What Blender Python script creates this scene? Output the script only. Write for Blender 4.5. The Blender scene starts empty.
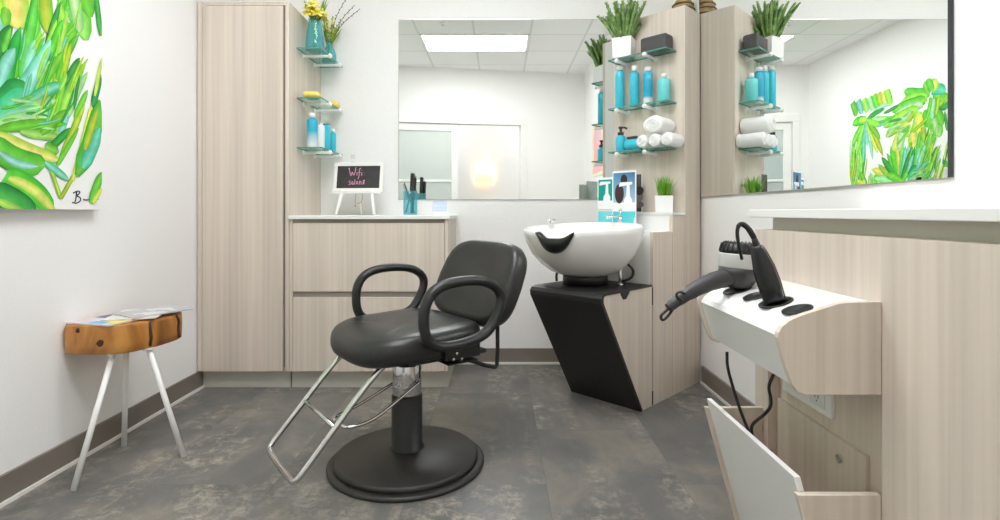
import bpy, bmesh, math, random
from mathutils import Vector, Matrix
R = math.radians
sc = bpy.context.scene
COL = sc.collection

# ------------------------------------------------------------------ materials
def lin(c):
    out = []
    for v in c:
        v = v / 255.0
        out.append(v / 12.92 if v <= 0.04045 else ((v + 0.055) / 1.055) ** 2.4)
    return tuple(out) + (1.0,)

def base_mat(name, col, rough=0.5, metal=0.0, spec=0.5, emit=None, estr=0.0):
    m = bpy.data.materials.new(name); m.use_nodes = True
    b = m.node_tree.nodes['Principled BSDF']
    b.inputs['Base Color'].default_value = lin(col)
    b.inputs['Roughness'].default_value = rough
    b.inputs['Metallic'].default_value = metal
    b.inputs['Specular IOR Level'].default_value = spec
    if emit:
        b.inputs['Emission Color'].default_value = lin(emit)
        b.inputs['Emission Strength'].default_value = estr
    return m

def noise_mat(name, cols, scale=(1, 1, 1), nscale=4.0, detail=4.0, rough=0.5, bump=0.0, dist=0.0, spec=0.5, pos=None, metal=0.0, coord='Object'):
    """colour ramp over a stretched noise"""
    m = base_mat(name, cols[0], rough, metal, spec)
    nt = m.node_tree; N = nt.nodes; L = nt.links; b = N['Principled BSDF']
    tc = N.new('ShaderNodeTexCoord'); mp = N.new('ShaderNodeMapping'); no = N.new('ShaderNodeTexNoise'); rp = N.new('ShaderNodeValToRGB')
    mp.inputs['Scale'].default_value = scale
    no.inputs['Scale'].default_value = nscale; no.inputs['Detail'].default_value = detail; no.inputs['Distortion'].default_value = dist
    L.new(tc.outputs[coord], mp.inputs['Vector']); L.new(mp.outputs[0], no.inputs['Vector']); L.new(no.outputs[0], rp.inputs[0])
    el = rp.color_ramp.elements
    n = len(cols)
    if pos is None: pos = [0.3 + 0.4 * i / (n - 1) for i in range(n)]
    el[0].position = pos[0]; el[0].color = lin(cols[0]); el[1].position = pos[-1]; el[1].color = lin(cols[-1])
    for i in range(1, n - 1):
        e = el.new(pos[i]); e.color = lin(cols[i])
    L.new(rp.outputs[0], b.inputs['Base Color'])
    if bump:
        bp = N.new('ShaderNodeBump'); bp.inputs['Strength'].default_value = bump; bp.inputs['Distance'].default_value = 0.002
        L.new(no.outputs[0], bp.inputs['Height']); L.new(bp.outputs[0], b.inputs['Normal'])
    return m

def clear_mat(name, tint, gloss=0.12, rough=0.02, diffuse=0.0, dcol=(255, 255, 255)):
    m = bpy.data.materials.new(name); m.use_nodes = True
    nt = m.node_tree; N = nt.nodes; L = nt.links
    N.remove(N['Principled BSDF']); out = N['Material Output']
    tr = N.new('ShaderNodeBsdfTransparent'); tr.inputs[0].default_value = lin(tint)
    gl = N.new('ShaderNodeBsdfGlossy'); gl.inputs['Roughness'].default_value = rough
    lw = N.new('ShaderNodeLayerWeight'); lw.inputs[0].default_value = 0.25
    mu = N.new('ShaderNodeMath'); mu.operation = 'MULTIPLY_ADD'; mu.inputs[1].default_value = 0.22; mu.inputs[2].default_value = gloss * 0.3
    L.new(lw.outputs['Fresnel'], mu.inputs[0])
    mx = N.new('ShaderNodeMixShader'); L.new(mu.outputs[0], mx.inputs[0]); L.new(tr.outputs[0], mx.inputs[1]); L.new(gl.outputs[0], mx.inputs[2])
    last = mx
    if diffuse:
        df = N.new('ShaderNodeBsdfDiffuse'); df.inputs[0].default_value = lin(dcol)
        m2 = N.new('ShaderNodeMixShader'); m2.inputs[0].default_value = diffuse
        L.new(mx.outputs[0], m2.inputs[1]); L.new(df.outputs[0], m2.inputs[2]); last = m2
    L.new(last.outputs[0], out.inputs[0])
    return m

def paint_mat(name, col, bump=0.08):
    return noise_mat(name, [tuple(c - 3 for c in col), tuple(c + 2 for c in col)], nscale=180, detail=2, rough=0.75, bump=bump, spec=0.25)

WALL = paint_mat('wall_paint', (243, 242, 240))
HALLWALL = paint_mat('hall_paint', (244, 243, 241))
def wood(name, a, b, c):
    m = noise_mat(name, [a, b, c], scale=(60, 60, 0.9), nscale=1.0, detail=5, rough=0.45, bump=0.04, pos=[0.25, 0.52, 0.78])
    nt = m.node_tree; N = nt.nodes; L = nt.links; pb = N['Principled BSDF']
    src = pb.inputs['Base Color'].links[0].from_socket
    tc = N.new('ShaderNodeTexCoord'); mp = N.new('ShaderNodeMapping'); mp.inputs['Scale'].default_value = (11, 11, 0.25)
    no = N.new('ShaderNodeTexNoise'); no.inputs['Scale'].default_value = 1.0; no.inputs['Detail'].default_value = 2
    mr = N.new('ShaderNodeMapRange'); mr.inputs['From Min'].default_value = .3; mr.inputs['From Max'].default_value = .7; mr.inputs['To Min'].default_value = .90; mr.inputs['To Max'].default_value = 1.06
    mx = N.new('ShaderNodeMixRGB'); mx.blend_type = 'MULTIPLY'; mx.inputs['Fac'].default_value = 1
    L.new(tc.outputs['Object'], mp.inputs[0]); L.new(mp.outputs[0], no.inputs[0]); L.new(no.outputs[0], mr.inputs[0])
    L.new(src, mx.inputs['Color1']); L.new(mr.outputs[0], mx.inputs['Color2']); L.new(mx.outputs[0], pb.inputs['Base Color'])
    return m
WOOD = wood('greige_laminate', (208, 194, 180), (218, 205, 191), (225, 213, 201))
WOODE = noise_mat('laminate_edge', [(206, 190, 174), (220, 207, 192)], scale=(30, 30, 1), nscale=1, rough=0.5)
KICK = base_mat('toe_kick_grey', (204, 201, 192), 0.35)
BASEB = noise_mat('vinyl_base', [(122, 113, 104), (130, 121, 112)], nscale=6, rough=0.45)
CAULK = base_mat('floor_strip', (232, 229, 222), 0.3)
WHITE = base_mat('white_laminate', (240, 239, 236), 0.3)
WHITEP = base_mat('white_plastic', (242, 242, 240), 0.35)
CERAM = base_mat('white_ceramic', (240, 239, 236), 0.12)
VINYL = noise_mat('black_vinyl', [(33, 33, 32), (44, 44, 42)], nscale=90, detail=3, rough=0.36, bump=0.12, spec=0.5)
BLACKP = base_mat('black_plastic', (34, 34, 34), 0.4)
BLACKM = noise_mat('black_powder_coat', [(28, 27, 26), (38, 37, 35)], nscale=120, rough=0.5, bump=0.05)
BASEM = noise_mat('base_black_satin', [(40, 38, 36), (54, 51, 48)], nscale=9, rough=0.42)
CHROME = base_mat('chrome', (214, 214, 214), 0.12, 1.0)
STEEL = base_mat('brushed_steel', (196, 192, 186), 0.3, 1.0)
MIRROR = base_mat('mirror_silver', (248, 250, 248), 0.0, 1.0)
MEDGE = base_mat('mirror_dark_edge', (52, 54, 56), 0.4)
GLASS = clear_mat('shelf_glass', (236, 247, 243))
GEDGE = base_mat('shelf_glass_edge', (86, 150, 136), 0.15)
DGLASS = clear_mat('door_glass', (236, 241, 238), 0.1, 0.05, 0.36, (238, 242, 239))
TGLASS = clear_mat('aqua_glass', (220, 246, 249), 0.08, 0.03, 0.12, (130, 222, 234))
CLEARA = clear_mat('clear_acrylic', (244, 248, 250), 0.3)
TEAL = base_mat('teal_bottle', (62, 194, 214), 0.25)
TEALL = base_mat('pale_teal_bottle', (108, 208, 208), 0.25)
TEALD = base_mat('deep_teal', (30, 150, 170), 0.3)
GREENS = noise_mat('succulent_green', [(72, 104, 50), (112, 148, 76), (160, 186, 118)], nscale=30, detail=3, rough=0.5)
GRASSM = noise_mat('bright_grass', [(84, 150, 28), (140, 200, 60)], nscale=20, rough=0.5)
YELL = noise_mat('yellow_petal', [(250, 230, 60), (255, 248, 150)], nscale=12, rough=0.6)
YSOAP = noise_mat('yellow_soap', [(242, 210, 84), (248, 224, 124)], nscale=14, rough=0.6)
STEMG = noise_mat('stem_green', [(110, 150, 40), (160, 190, 70)], nscale=14, rough=0.6)
TWIG = base_mat('twig_brown', (92, 84, 58), 0.7)
TOWEL = noise_mat('white_terry', [(232, 231, 228), (246, 246, 245)], nscale=260, rough=0.95, bump=0.5, spec=0.1)
CHALK = noise_mat('chalkboard', [(52, 50, 51), (62, 60, 61)], nscale=20, rough=0.7)
PINK = base_mat('pink_chalk', (226, 158, 182), 0.8)
DGREY = base_mat('dark_grey_box', (70, 68, 68), 0.5)
BROWN = base_mat('brown_pump', (70, 52, 48), 0.35)
GOLD = base_mat('brass_wire', (190, 166, 110), 0.3, 0.8)
TAN = noise_mat('tan_wicker', [(120, 98, 66), (186, 160, 110)], scale=(1, 1, 6), nscale=30, rough=0.8, bump=0.6)
SHADE = base_mat('sconce_shade', (240, 226, 200), 0.6, 0, 0.3, (255, 232, 190), .7)
HALLP = base_mat('added_hall_diffuser', (255, 255, 255), 0.5, 0, 0.2, (250, 250, 252), 7.6)  # glow of the two added hall panels
LITB = base_mat('added_diffuser_rear', (255, 255, 255), 0.5, 0, 0.2, (248, 250, 255), 12.0)  # glow of the added panel above the chair
LITP = base_mat('light_diffuser', (255, 255, 255), 0.5, 0, 0.2, (248, 250, 255), 13.5)
GRAPH = base_mat('dryer_graphite', (62, 60, 61), 0.42)
SILV = base_mat('dryer_silver_band', (196, 196, 190), 0.35)

def floor_mat():
    m = base_mat('slate_vinyl_tile', (110, 108, 104), 0.38)
    nt = m.node_tree; N = nt.nodes; L = nt.links; b = N['Principled BSDF']
    tc = N.new('ShaderNodeTexCoord')
    mp = N.new('ShaderNodeMapping'); mp.inputs['Rotation'].default_value = (0, 0, R(90)); mp.inputs['Location'].default_value = (0.485, 0.33, 0)
    L.new(tc.outputs['Object'], mp.inputs[0])
    br = N.new('ShaderNodeTexBrick'); br.inputs['Scale'].default_value = 1.0
    br.inputs['Brick Width'].default_value = 1.0; br.inputs['Row Height'].default_value = 0.5; br.inputs['Mortar Size'].default_value = 0.0012
    br.inputs['Mortar Smooth'].default_value = 0.2; br.inputs['Bias'].default_value = 0.0
    br.inputs['Color1'].default_value = (0.15, 0.15, 0.15, 1); br.inputs['Color2'].default_value = (0.85, 0.85, 0.85, 1); br.inputs['Mortar'].default_value = (0.5, 0.5, 0.5, 1)
    L.new(mp.outputs[0], br.inputs[0])
    # offset the stone veins per tile
    ad = N.new('ShaderNodeVectorMath'); ad.operation = 'MULTIPLY_ADD'; ad.inputs[1].default_value = (7, 11, 5)
    L.new(br.outputs['Color'], ad.inputs[0]); L.new(tc.outputs['Object'], ad.inputs[2])
    n1 = N.new('ShaderNodeTexNoise'); n1.inputs['Scale'].default_value = 1.7; n1.inputs['Detail'].default_value = 9; n1.inputs['Roughness'].default_value = 0.62; n1.inputs['Distortion'].default_value = 0.8
    L.new(ad.outputs[0], n1.inputs[0])
    r1 = N.new('ShaderNodeValToRGB'); e = r1.color_ramp.elements
    e[0].position = 0.25; e[0].color = lin((84, 83, 82)); e[1].position = 0.8; e[1].color = lin((166, 154, 136))
    a = e.new(0.5); a.color = lin((108, 106, 104)); a = e.new(0.62); a.color = lin((130, 123, 114))
    L.new(n1.outputs[0], r1.inputs[0])
    # pale flecks
    n2 = N.new('ShaderNodeTexNoise'); n2.inputs['Scale'].default_value = 17; n2.inputs['Detail'].default_value = 10; n2.inputs['Roughness'].default_value = 0.8; n2.inputs['Distortion'].default_value = 0.3
    L.new(ad.outputs[0], n2.inputs[0])
    r2 = N.new('ShaderNodeValToRGB'); r2.color_ramp.elements[0].position = 0.47; r2.color_ramp.elements[1].position = 0.66
    L.new(n2.outputs[0], r2.inputs[0])
    n3 = N.new('ShaderNodeTexNoise'); n3.inputs['Scale'].default_value = 1.0; n3.inputs['Detail'].default_value = 5; n3.inputs['Distortion'].default_value = .6
    m4 = N.new('ShaderNodeMapping'); m4.inputs['Rotation'].default_value = (0, 0, R(28)); m4.inputs['Scale'].default_value = (3.4, 1.1, 1)
    L.new(ad.outputs[0], m4.inputs[0]); L.new(m4.outputs[0], n3.inputs[0])
    r3 = N.new('ShaderNodeValToRGB'); r3.color_ramp.elements[0].position = 0.46; r3.color_ramp.elements[1].position = 0.62
    L.new(n3.outputs[0], r3.inputs[0])
    mm = N.new('ShaderNodeMath'); mm.operation = 'MULTIPLY'; L.new(r2.outputs[0], mm.inputs[0]); L.new(r3.outputs[0], mm.inputs[1])
    mx = N.new('ShaderNodeMixRGB'); mx.inputs['Color2'].default_value = lin((184, 174, 157))
    L.new(mm.outputs[0], mx.inputs['Fac']); L.new(r1.outputs[0], mx.inputs['Color1'])
    # per-tile tone
    mr = N.new('ShaderNodeMapRange'); mr.inputs['To Min'].default_value = 0.86; mr.inputs['To Max'].default_value = 1.1
    L.new(br.outputs['Color'], mr.inputs[0])
    m2 = N.new('ShaderNodeMixRGB'); m2.blend_type = 'MULTIPLY'; m2.inputs['Fac'].default_value = 1
    L.new(mx.outputs[0], m2.inputs['Color1']); L.new(mr.outputs[0], m2.inputs['Color2'])
    m3 = N.new('ShaderNodeMixRGB'); m3.inputs['Color2'].default_value = lin((84, 82, 80))
    mf = N.new('ShaderNodeMath'); mf.operation = 'MULTIPLY'; mf.inputs[1].default_value = 0.6; L.new(br.outputs['Fac'], mf.inputs[0])
    L.new(mf.outputs[0], m3.inputs['Fac']); L.new(m2.outputs[0], m3.inputs['Color1'])
    L.new(m3.outputs[0], b.inputs['Base Color'])
    rr = N.new('ShaderNodeMapRange'); rr.inputs['To Min'].default_value = 0.34; rr.inputs['To Max'].default_value = 0.55
    L.new(n2.outputs[0], rr.inputs[0]); L.new(rr.outputs[0], b.inputs['Roughness'])
    return m
FLOOR = floor_mat()

def ceil_mat():
    m = base_mat('ceiling_tile', (232, 232, 228), 0.9, 0, 0.1)
    nt = m.node_tree; N = nt.nodes; L = nt.links; b = N['Principled BSDF']
    tc = N.new('ShaderNodeTexCoord'); mp = N.new('ShaderNodeMapping'); mp.inputs['Location'].default_value = (0.89, -0.595, 0)
    br = N.new('ShaderNodeTexBrick'); br.offset = 0; br.inputs['Scale'].default_value = 1
    br.inputs['Brick Width'].default_value = 0.61; br.inputs['Row Height'].default_value = 0.61; br.inputs['Mortar Size'].default_value = 0.012; br.inputs['Mortar Smooth'].default_value = 0
    br.inputs['Color1'].default_value = lin((244, 244, 244)); br.inputs['Color2'].default_value = lin((247, 247, 247)); br.inputs['Mortar'].default_value = lin((226, 226, 225))
    L.new(tc.outputs['Object'], mp.inputs[0]); L.new(mp.outputs[0], br.inputs[0]); L.new(br.outputs[0], b.inputs['Base Color'])
    return m
CEIL = ceil_mat()

def slab_mat():
    m = noise_mat('live_edge_wood', [(126, 76, 30), (190, 128, 58), (220, 164, 92)], scale=(6, 6, 1.6), nscale=1.6, detail=5, dist=1.0, rough=0.4, pos=[0.3, 0.5, 0.75])
    return m
SLABW = slab_mat()
BARK = noise_mat('dark_knot', [(48, 28, 16), (84, 52, 28)], nscale=20, rough=0.6)

def gradient_bottle(name, c0, c1, z0, z1):
    m = base_mat(name, c0, 0.25)
    nt = m.node_tree; N = nt.nodes; L = nt.links; b = N['Principled BSDF']
    tc = N.new('ShaderNodeTexCoord'); sx = N.new('ShaderNodeSeparateXYZ'); mr = N.new('ShaderNodeMapRange')
    mr.inputs['From Min'].default_value = z0; mr.inputs['From Max'].default_value = z1
    rp = N.new('ShaderNodeValToRGB'); rp.color_ramp.elements[0].color = lin(c0); rp.color_ramp.elements[1].color = lin(c1)
    L.new(tc.outputs['Object'], sx.inputs[0]); L.new(sx.outputs[2], mr.inputs[0]); L.new(mr.outputs[0], rp.inputs[0]); L.new(rp.outputs[0], b.inputs['Base Color'])
    return m
TGRAD = gradient_bottle('white_to_teal_print', (238, 244, 246), (44, 176, 206), 0.02, 0.10)
TGRAD2 = gradient_bottle('white_foot_teal_print', (240, 244, 246), (40, 172, 204), 0.028, 0.045)

def vcol_mat(name, rough=0.6, mottled=True):
    m = base_mat(name, (255, 255, 255), rough, 0, 0.2)
    nt = m.node_tree; N = nt.nodes; L = nt.links; b = N['Principled BSDF']
    at = N.new('ShaderNodeVertexColor'); at.layer_name = 'Col'
    if mottled:
        tc = N.new('ShaderNodeTexCoord'); no = N.new('ShaderNodeTexNoise'); no.inputs['Scale'].default_value = 22; no.inputs['Detail'].default_value = 5
        L.new(tc.outputs['Object'], no.inputs[0])
        hs = N.new('ShaderNodeHueSaturation'); mr = N.new('ShaderNodeMapRange'); mr.inputs['From Min'].default_value = 0.3; mr.inputs['From Max'].default_value = 0.7; mr.inputs['To Min'].default_value = 0.82; mr.inputs['To Max'].default_value = 1.15
        L.new(no.outputs[0], mr.inputs[0]); L.new(mr.outputs[0], hs.inputs['Value']); L.new(at.outputs[0], hs.inputs['Color'])
        L.new(hs.outputs[0], b.inputs['Base Color'])
    else:
        L.new(at.outputs[0], b.inputs['Base Color'])
    return m
ART = vcol_mat('watercolour_leaves')
PRINT = vcol_mat('printed_card', 0.4, False)

# ------------------------------------------------------------------ mesh builder
class MB:
    def __init__(s): s.bm = bmesh.new(); s.mi = 0
    def _faces(s, fs, smooth=False, mi=None):
        for f in fs:
            f.smooth = smooth; f.material_index = s.mi if mi is None else mi
    def box(s, x0, x1, y0, y1, z0, z1, bev=0.0, seg=2, mi=None, M=None):
        r = bmesh.ops.create_cube(s.bm, size=1.0); vs = r['verts']
        for v in vs:
            v.co = Vector((x0 + (v.co.x + .5) * (x1 - x0), y0 + (v.co.y + .5) * (y1 - y0), z0 + (v.co.z + .5) * (z1 - z0)))
        fs = set(f for v in vs for f in v.link_faces)
        if bev > 0:
            es = list(set(e for v in vs for e in v.link_edges))
            rr = bmesh.ops.bevel(s.bm, geom=es, offset=bev, segments=seg, profile=0.5, affect='EDGES')
            vs = list(set(v for f in rr['faces'] for v in f.verts) | set(v for v in vs if v.is_valid))
            fs = set(f for v in vs for f in v.link_faces)
        s._faces(fs, False, mi)
        if M is not None:
            for v in set(v for f in fs for v in f.verts): v.co = M @ v.co
        return fs
    def prism(s, pts, h0, h1, axis='z', mi=None, bev=0.0, smooth=False):
        """polygon pts (a,b) extruded along axis between h0 and h1"""
        def P(a, b, h):
            return {'z': (a, b, h), 'y': (a, h, b), 'x': (h, a, b)}[axis]
        v0 = [s.bm.verts.new(P(a, b, h0)) for a, b in pts]; v1 = [s.bm.verts.new(P(a, b, h1)) for a, b in pts]
        fs = [s.bm.faces.new(v0[::-1]), s.bm.faces.new(v1)]
        n = len(pts)
        side = [s.bm.faces.new((v0[i], v0[(i + 1) % n], v1[(i + 1) % n], v1[i])) for i in range(n)]
        bmesh.ops.recalc_face_normals(s.bm, faces=fs + side)
        s._faces(fs, False, mi); s._faces(side, smooth, mi)
        if bev > 0:
            es = list(set(e for f in fs for e in f.edges))
            rr = bmesh.ops.bevel(s.bm, geom=es, offset=bev, segments=2, profile=0.5, affect='EDGES')
            s._faces(rr['faces'], True, mi)
        return fs + side
    def lathe(s, prof, seg=32, c=(0, 0, 0), M=None, mi=None, close=True, sx=1.0, sy=1.0):
        """prof: list of (r,z)"""
        rings = []
        for r, z in prof:
            ring = []
            if r < 1e-5:
                ring = [s.bm.verts.new((c[0], c[1], c[2] + z))] * seg
            else:
                for i in range(seg):
                    a = 2 * math.pi * i / seg
                    ring.append(s.bm.verts.new((c[0] + r * sx * math.cos(a), c[1] + r * sy * math.sin(a), c[2] + z)))
            rings.append(ring)
        fs = []
        for k in range(len(rings) - 1):
            A, B = rings[k], rings[k + 1]
            for i in range(seg):
                j = (i + 1) % seg
                q = []
                for v in (A[i], A[j], B[j], B[i]):
                    if v not in q: q.append(v)
                if len(q) > 2: fs.append(s.bm.faces.new(q))
        if close:
            for ring, rev in ((rings[0], True), (rings[-1], False)):
                if ring[0] is not ring[1]: fs.append(s.bm.faces.new(ring[::-1] if rev else ring))
        bmesh.ops.recalc_face_normals(s.bm, faces=fs)
        s._faces(fs, True, mi)
        if M is not None:
            for v in set(v for f in fs for v in f.verts): v.co = M @ v.co
        return fs
    def cyl(s, p, q, r, r2=None, seg=20, mi=None):
        p, q = Vector(p), Vector(q); d = q - p
        M = Matrix.Translation(p) @ d.to_track_quat('Z', 'Y').to_matrix().to_4x4()
        e = min(r, d.length / 2) * 0.06
        r2 = r if r2 is None else r2
        return s.lathe([(r - e, 0), (r, e), (r2, d.length - e), (r2 - e, d.length)], seg, M=M, mi=mi)
    def tube(s, pts, r, seg=10, cyc=False, mi=None, smooth=0, ry=None, rs=None):
        P = [Vector(p) for p in pts]
        for _ in range(smooth):      # corner cutting
            Q = []
            n = len(P)
            rng = range(n) if cyc else range(n - 1)
            if not cyc: Q.append(P[0])
            for i in rng:
                a, b = P[i], P[(i + 1) % n]
                Q += [a * .75 + b * .25, a * .25 + b * .75]
            if not cyc: Q.append(P[-1])
            P = Q
        n = len(P); rings = []
        up = None
        for i in range(n):
            if cyc: t = P[(i + 1) % n] - P[i - 1]
            else: t = P[min(i + 1, n - 1)] - P[max(i - 1, 0)]
            t.normalize()
            if up is None:
                up = Vector((0, 0, 1)) if abs(t.z) < .9 else Vector((1, 0, 0))
            side = t.cross(up).normalized(); up = side.cross(t).normalized()
            rr = r if rs is None else rs[int(i * (len(rs) - 1) / max(n - 1, 1) + .5)]
            rb = rr if ry is None else ry
            rings.append([s.bm.verts.new(P[i] + side * math.cos(2 * math.pi * k / seg) * rr + up * math.sin(2 * math.pi * k / seg) * rb) for k in range(seg)])
        fs = []
        for i in range(n if cyc else n - 1):
            A, B = rings[i], rings[(i + 1) % n]
            for k in range(seg):
                fs.append(s.bm.faces.new((A[k], A[(k + 1) % seg], B[(k + 1) % seg], B[k])))
        if not cyc:
            fs.append(s.bm.faces.new(rings[0][::-1])); fs.append(s.bm.faces.new(rings[-1]))
        bmesh.ops.recalc_face_normals(s.bm, faces=fs)
        s._faces(fs, True, mi)
        return fs
    def loft(s, rings, mi=None, cap=True, smooth=True):
        V = [[s.bm.verts.new(p) for p in r] for r in rings]; n = len(V[0]); fs = []
        for A, B in zip(V, V[1:]):
            for k in range(n): fs.append(s.bm.faces.new((A[k], A[(k + 1) % n], B[(k + 1) % n], B[k])))
        if cap: fs += [s.bm.faces.new(V[0][::-1]), s.bm.faces.new(V[-1])]
        bmesh.ops.recalc_face_normals(s.bm, faces=fs)
        s._faces(fs, smooth, mi)
        return fs
    def blob(s, c, rx, ry, rz, seg=16, mi=None, M=None):
        r = bmesh.ops.create_uvsphere(s.bm, u_segments=seg, v_segments=max(6, seg // 2), radius=1)
        for v in r['verts']:
            v.co = Vector((c[0] + v.co.x * rx, c[1] + v.co.y * ry, c[2] + v.co.z * rz))
            if M is not None: v.co = M @ v.co
        fs = set(f for v in r['verts'] for f in v.link_faces); s._faces(fs, True, mi)
        return fs
    def blade(s, base, tip, w, bend=(0, 0, 0), nrm=None, n=6, mi=None, thick=None):
        """a leaf blade: curved pointed ribbon with a little thickness"""
        b, t = Vector(base), Vector(tip); ax = (t - b)
        bend = Vector(bend)
        sd = ax.cross(Vector(nrm) if nrm is not None else Vector((0.3, 1, 0.2))).normalized()
        th = (w * .18 if thick is None else thick)
        rings = []
        for i in range(n + 1):
            u = i / n
            p = b + ax * u + bend * (4 * u * (1 - u)) * .5 + bend * (u * u) * .0
            ww = w * (0.55 + 1.2 * u * (1 - u) * 1.5) * (1 - u ** 3) + 0.0004
            nn = ax.normalized().cross(sd)
            rings.append([p - sd * ww * .5, p + nn * th * (1 - u), p + sd * ww * .5, p - nn * th * (1 - u) * .4])
        return s.loft(rings, mi)
    def build(s, name, mats, parent=None, loc=(0, 0, 0), rot=(0, 0, 0), sub=0, sharp=None):
        me = bpy.data.meshes.new(name); s.bm.to_mesh(me); s.bm.free()
        for m in (mats if isinstance(mats, (list, tuple)) else [mats]): me.materials.append(m)
        if sharp is not None:
            me.set_sharp_from_angle(angle=R(sharp))
        o = bpy.data.objects.new(name, me); COL.objects.link(o)
        o.location = loc; o.rotation_euler = rot
        if parent: o.parent = parent
        if sub:
            md = o.modifiers.new('s', 'SUBSURF'); md.levels = sub; md.render_levels = sub
        return o

def tag(o, label, cat, group=None):
    o['label'] = label; o['category'] = cat
    if group: o['group'] = group
    return o
def thing(name, label, cat, loc=(0, 0, 0), rz=0.0, group=None):
    o = bpy.data.objects.new(name, None); COL.objects.link(o)
    o.location = loc; o.rotation_euler = (0, 0, rz); o.empty_display_size = .05
    return tag(o, label, cat, group)
def struct(o):
    o['kind'] = 'structure'; return o

# ------------------------------------------------------------------ camera
K, CX, HY = 540.0, 500.0, 212.3
cam = bpy.data.cameras.new('camera'); co = bpy.data.objects.new('camera', cam); COL.objects.link(co)
cam.sensor_width = 36; cam.lens = K * 36 / 1000
cam.shift_y = -(260 - HY) / 1000
co.location = (0, 0, 1.0); co.rotation_euler = (R(90), 0, 0); cam.clip_start = 0.02
sc.camera = co
def at(px, py, Y):
    return Vector(((px - CX) / K * Y, Y, 1 + (HY - py) / K * Y))

# ------------------------------------------------------------------ room shell
XL, XR, YB, ZC = -1.706, 1.19, 3.57, 2.95
YH = -1.75
b = MB(); b.box(-4.2, 3.0, YH - .1, YB + .1, -.08, 0); struct(b.build('floor', FLOOR))
b = MB(); b.box(-4.2, 3.0, YH - .1, YB + .1, ZC, ZC + .08); struct(b.build('ceiling', CEIL))
b = MB(); b.box(XL - .1, XL, -.0, YB, 0, ZC); struct(b.build('wall_left', WALL))
b = MB(); b.box(XR, XR + .1, -.5, YB, 0, ZC); struct(b.build('wall_right', WALL))
b = MB(); b.box(XL - .1, XR + .1, YB, YB + .1, 0, ZC); struct(b.build('wall_back', WALL))
b = MB(); b.box(-4.1, 2.9, YH - .1, YH, 0, ZC); struct(b.build('wall_outer', HALLWALL))
b = MB(); b.box(-4.2, -4.1, YH - .1, .6, 0, ZC); b.box(-4.2, XL - .1, .5, .6, 0, ZC); struct(b.build('wall_outer', HALLWALL))
b = MB(); b.box(2.9, 3.0, YH - .1, -.4, 0, ZC); b.box(XR + .1, 3.0, -.5, -.4, 0, ZC); struct(b.build('wall_outer', HALLWALL))
# front wall, a little out of square, with the sliding door opening
FA = math.atan2(-.49, 2.896); FW = dict(loc=(0, -.285, 0), rot=(0, 0, FA))
OX0, OX1, OZ = -1.60, 0.36, 2.27
b = MB()
b.box(-1.78, OX0, -.1, 0, 0, ZC); b.box(OX1, 1.24, -.1, 0, 0, ZC); b.box(OX0, OX1, -.1, 0, OZ, ZC)
struct(b.build('wall_front', WALL, **FW))
b = MB()  # door frame
b.box(OX0 - .02, OX0 + .07, -.11, .015, 0, OZ, .004); b.box(OX1 - .07, OX1 + .02, -.11, .015, 0, OZ, .004); b.box(OX0 - .02, OX1 + .02, -.11, .018, OZ - .07, OZ + .03, .004)
struct(b.build('trim_1', WHITE, **FW))
b = MB()  # fixed glazed leaf on the left
DX0, DX1 = OX0 + .075, -.575
b.box(DX0, DX0 + .10, -.06, -.015, .01, OZ - .075, .003); b.box(DX1 - .09, DX1, -.06, -.015, .01, OZ - .075, .003)
b.box(DX0 + .1, DX1 - .09, -.06, -.015, OZ - .17, OZ - .075, .003); b.box(DX0 + .1, DX1 - .09, -.06, -.015, .01, .2, .003)
b.box(DX0 + .1, DX1 - .09, -.055, -.02, 1.41, 1.44, .003)
struct(b.build('door_1', WHITE, **FW))
b = MB(); b.box(DX0 + .1, DX1 - .09, -.040, -.035, .2, OZ - .17)
struct(b.build('window_1', DGLASS, **FW))

def baseboard(name, p, q, inward):
    """4 inch vinyl base with a pale floor strip; p,q floor points on the wall, inward = unit normal"""
    p, q, n = Vector((*p, 0)), Vector((*q, 0)), Vector((*inward, 0))
    b = MB()
    def run(t, z0, z1, mi, off=0.0):
        a = [p + n * off, q + n * off, q + n * t, p + n * t]
        vs0 = [b.bm.verts.new(v + Vector((0, 0, z0))) for v in a]; vs1 = [b.bm.verts.new(v + Vector((0, 0, z1))) for v in a]
        fs = [b.bm.faces.new(vs0[::-1]), b.bm.faces.new(vs1)] + [b.bm.faces.new((vs0[i], vs0[(i + 1) % 4], vs1[(i + 1) % 4], vs1[i])) for i in range(4)]
        bmesh.ops.recalc_face_normals(b.bm, faces=fs); b._faces(fs, False, mi)
    run(.012, .014, .102, 0); run(.020, 0.0, .014, 1)
    return struct(b.build(name, [BASEB, CAULK]))
baseboard('baseboard_left', (XL, .05), (XL, 3.10), (1, 0))
baseboard('baseboard_back', (-.295, YB), (.86, YB), (0, -1))
baseboard('baseboard_right', (XR, 3.16), (XR, 1.78), (-1, 0))

# ------------------------------------------------------------------ ceiling lights, sconce, sprinkler
def troffer(loc, rz, label, mat=None, sx=1.22, sy=.61):
    t = thing('ceiling_light', label, 'ceiling light', loc, rz)
    b = MB()
    for (x0, x1, y0, y1) in ((-sx / 2, sx / 2, -sy / 2, -sy / 2 + .03), (-sx / 2, sx / 2, sy / 2 - .03, sy / 2), (-sx / 2, -sx / 2 + .03, -sy / 2 + .03, sy / 2 - .03), (sx / 2 - .03, sx / 2, -sy / 2 + .03, sy / 2 - .03)):
        b.box(x0, x1, y0, y1, -.012, -.0005, .002)
    b.build('frame', WHITE, t)
    b = MB(); b.box(-sx / 2 + .03, sx / 2 - .03, -sy / 2 + .03, sy / 2 - .03, -.009, -.001)
    b.build('diffuser', mat or LITP, t)
    return t
troffer((-.28, .92, ZC), 0, 'long rectangular light panel in the tiled ceiling, reflected in the back mirror')
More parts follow.
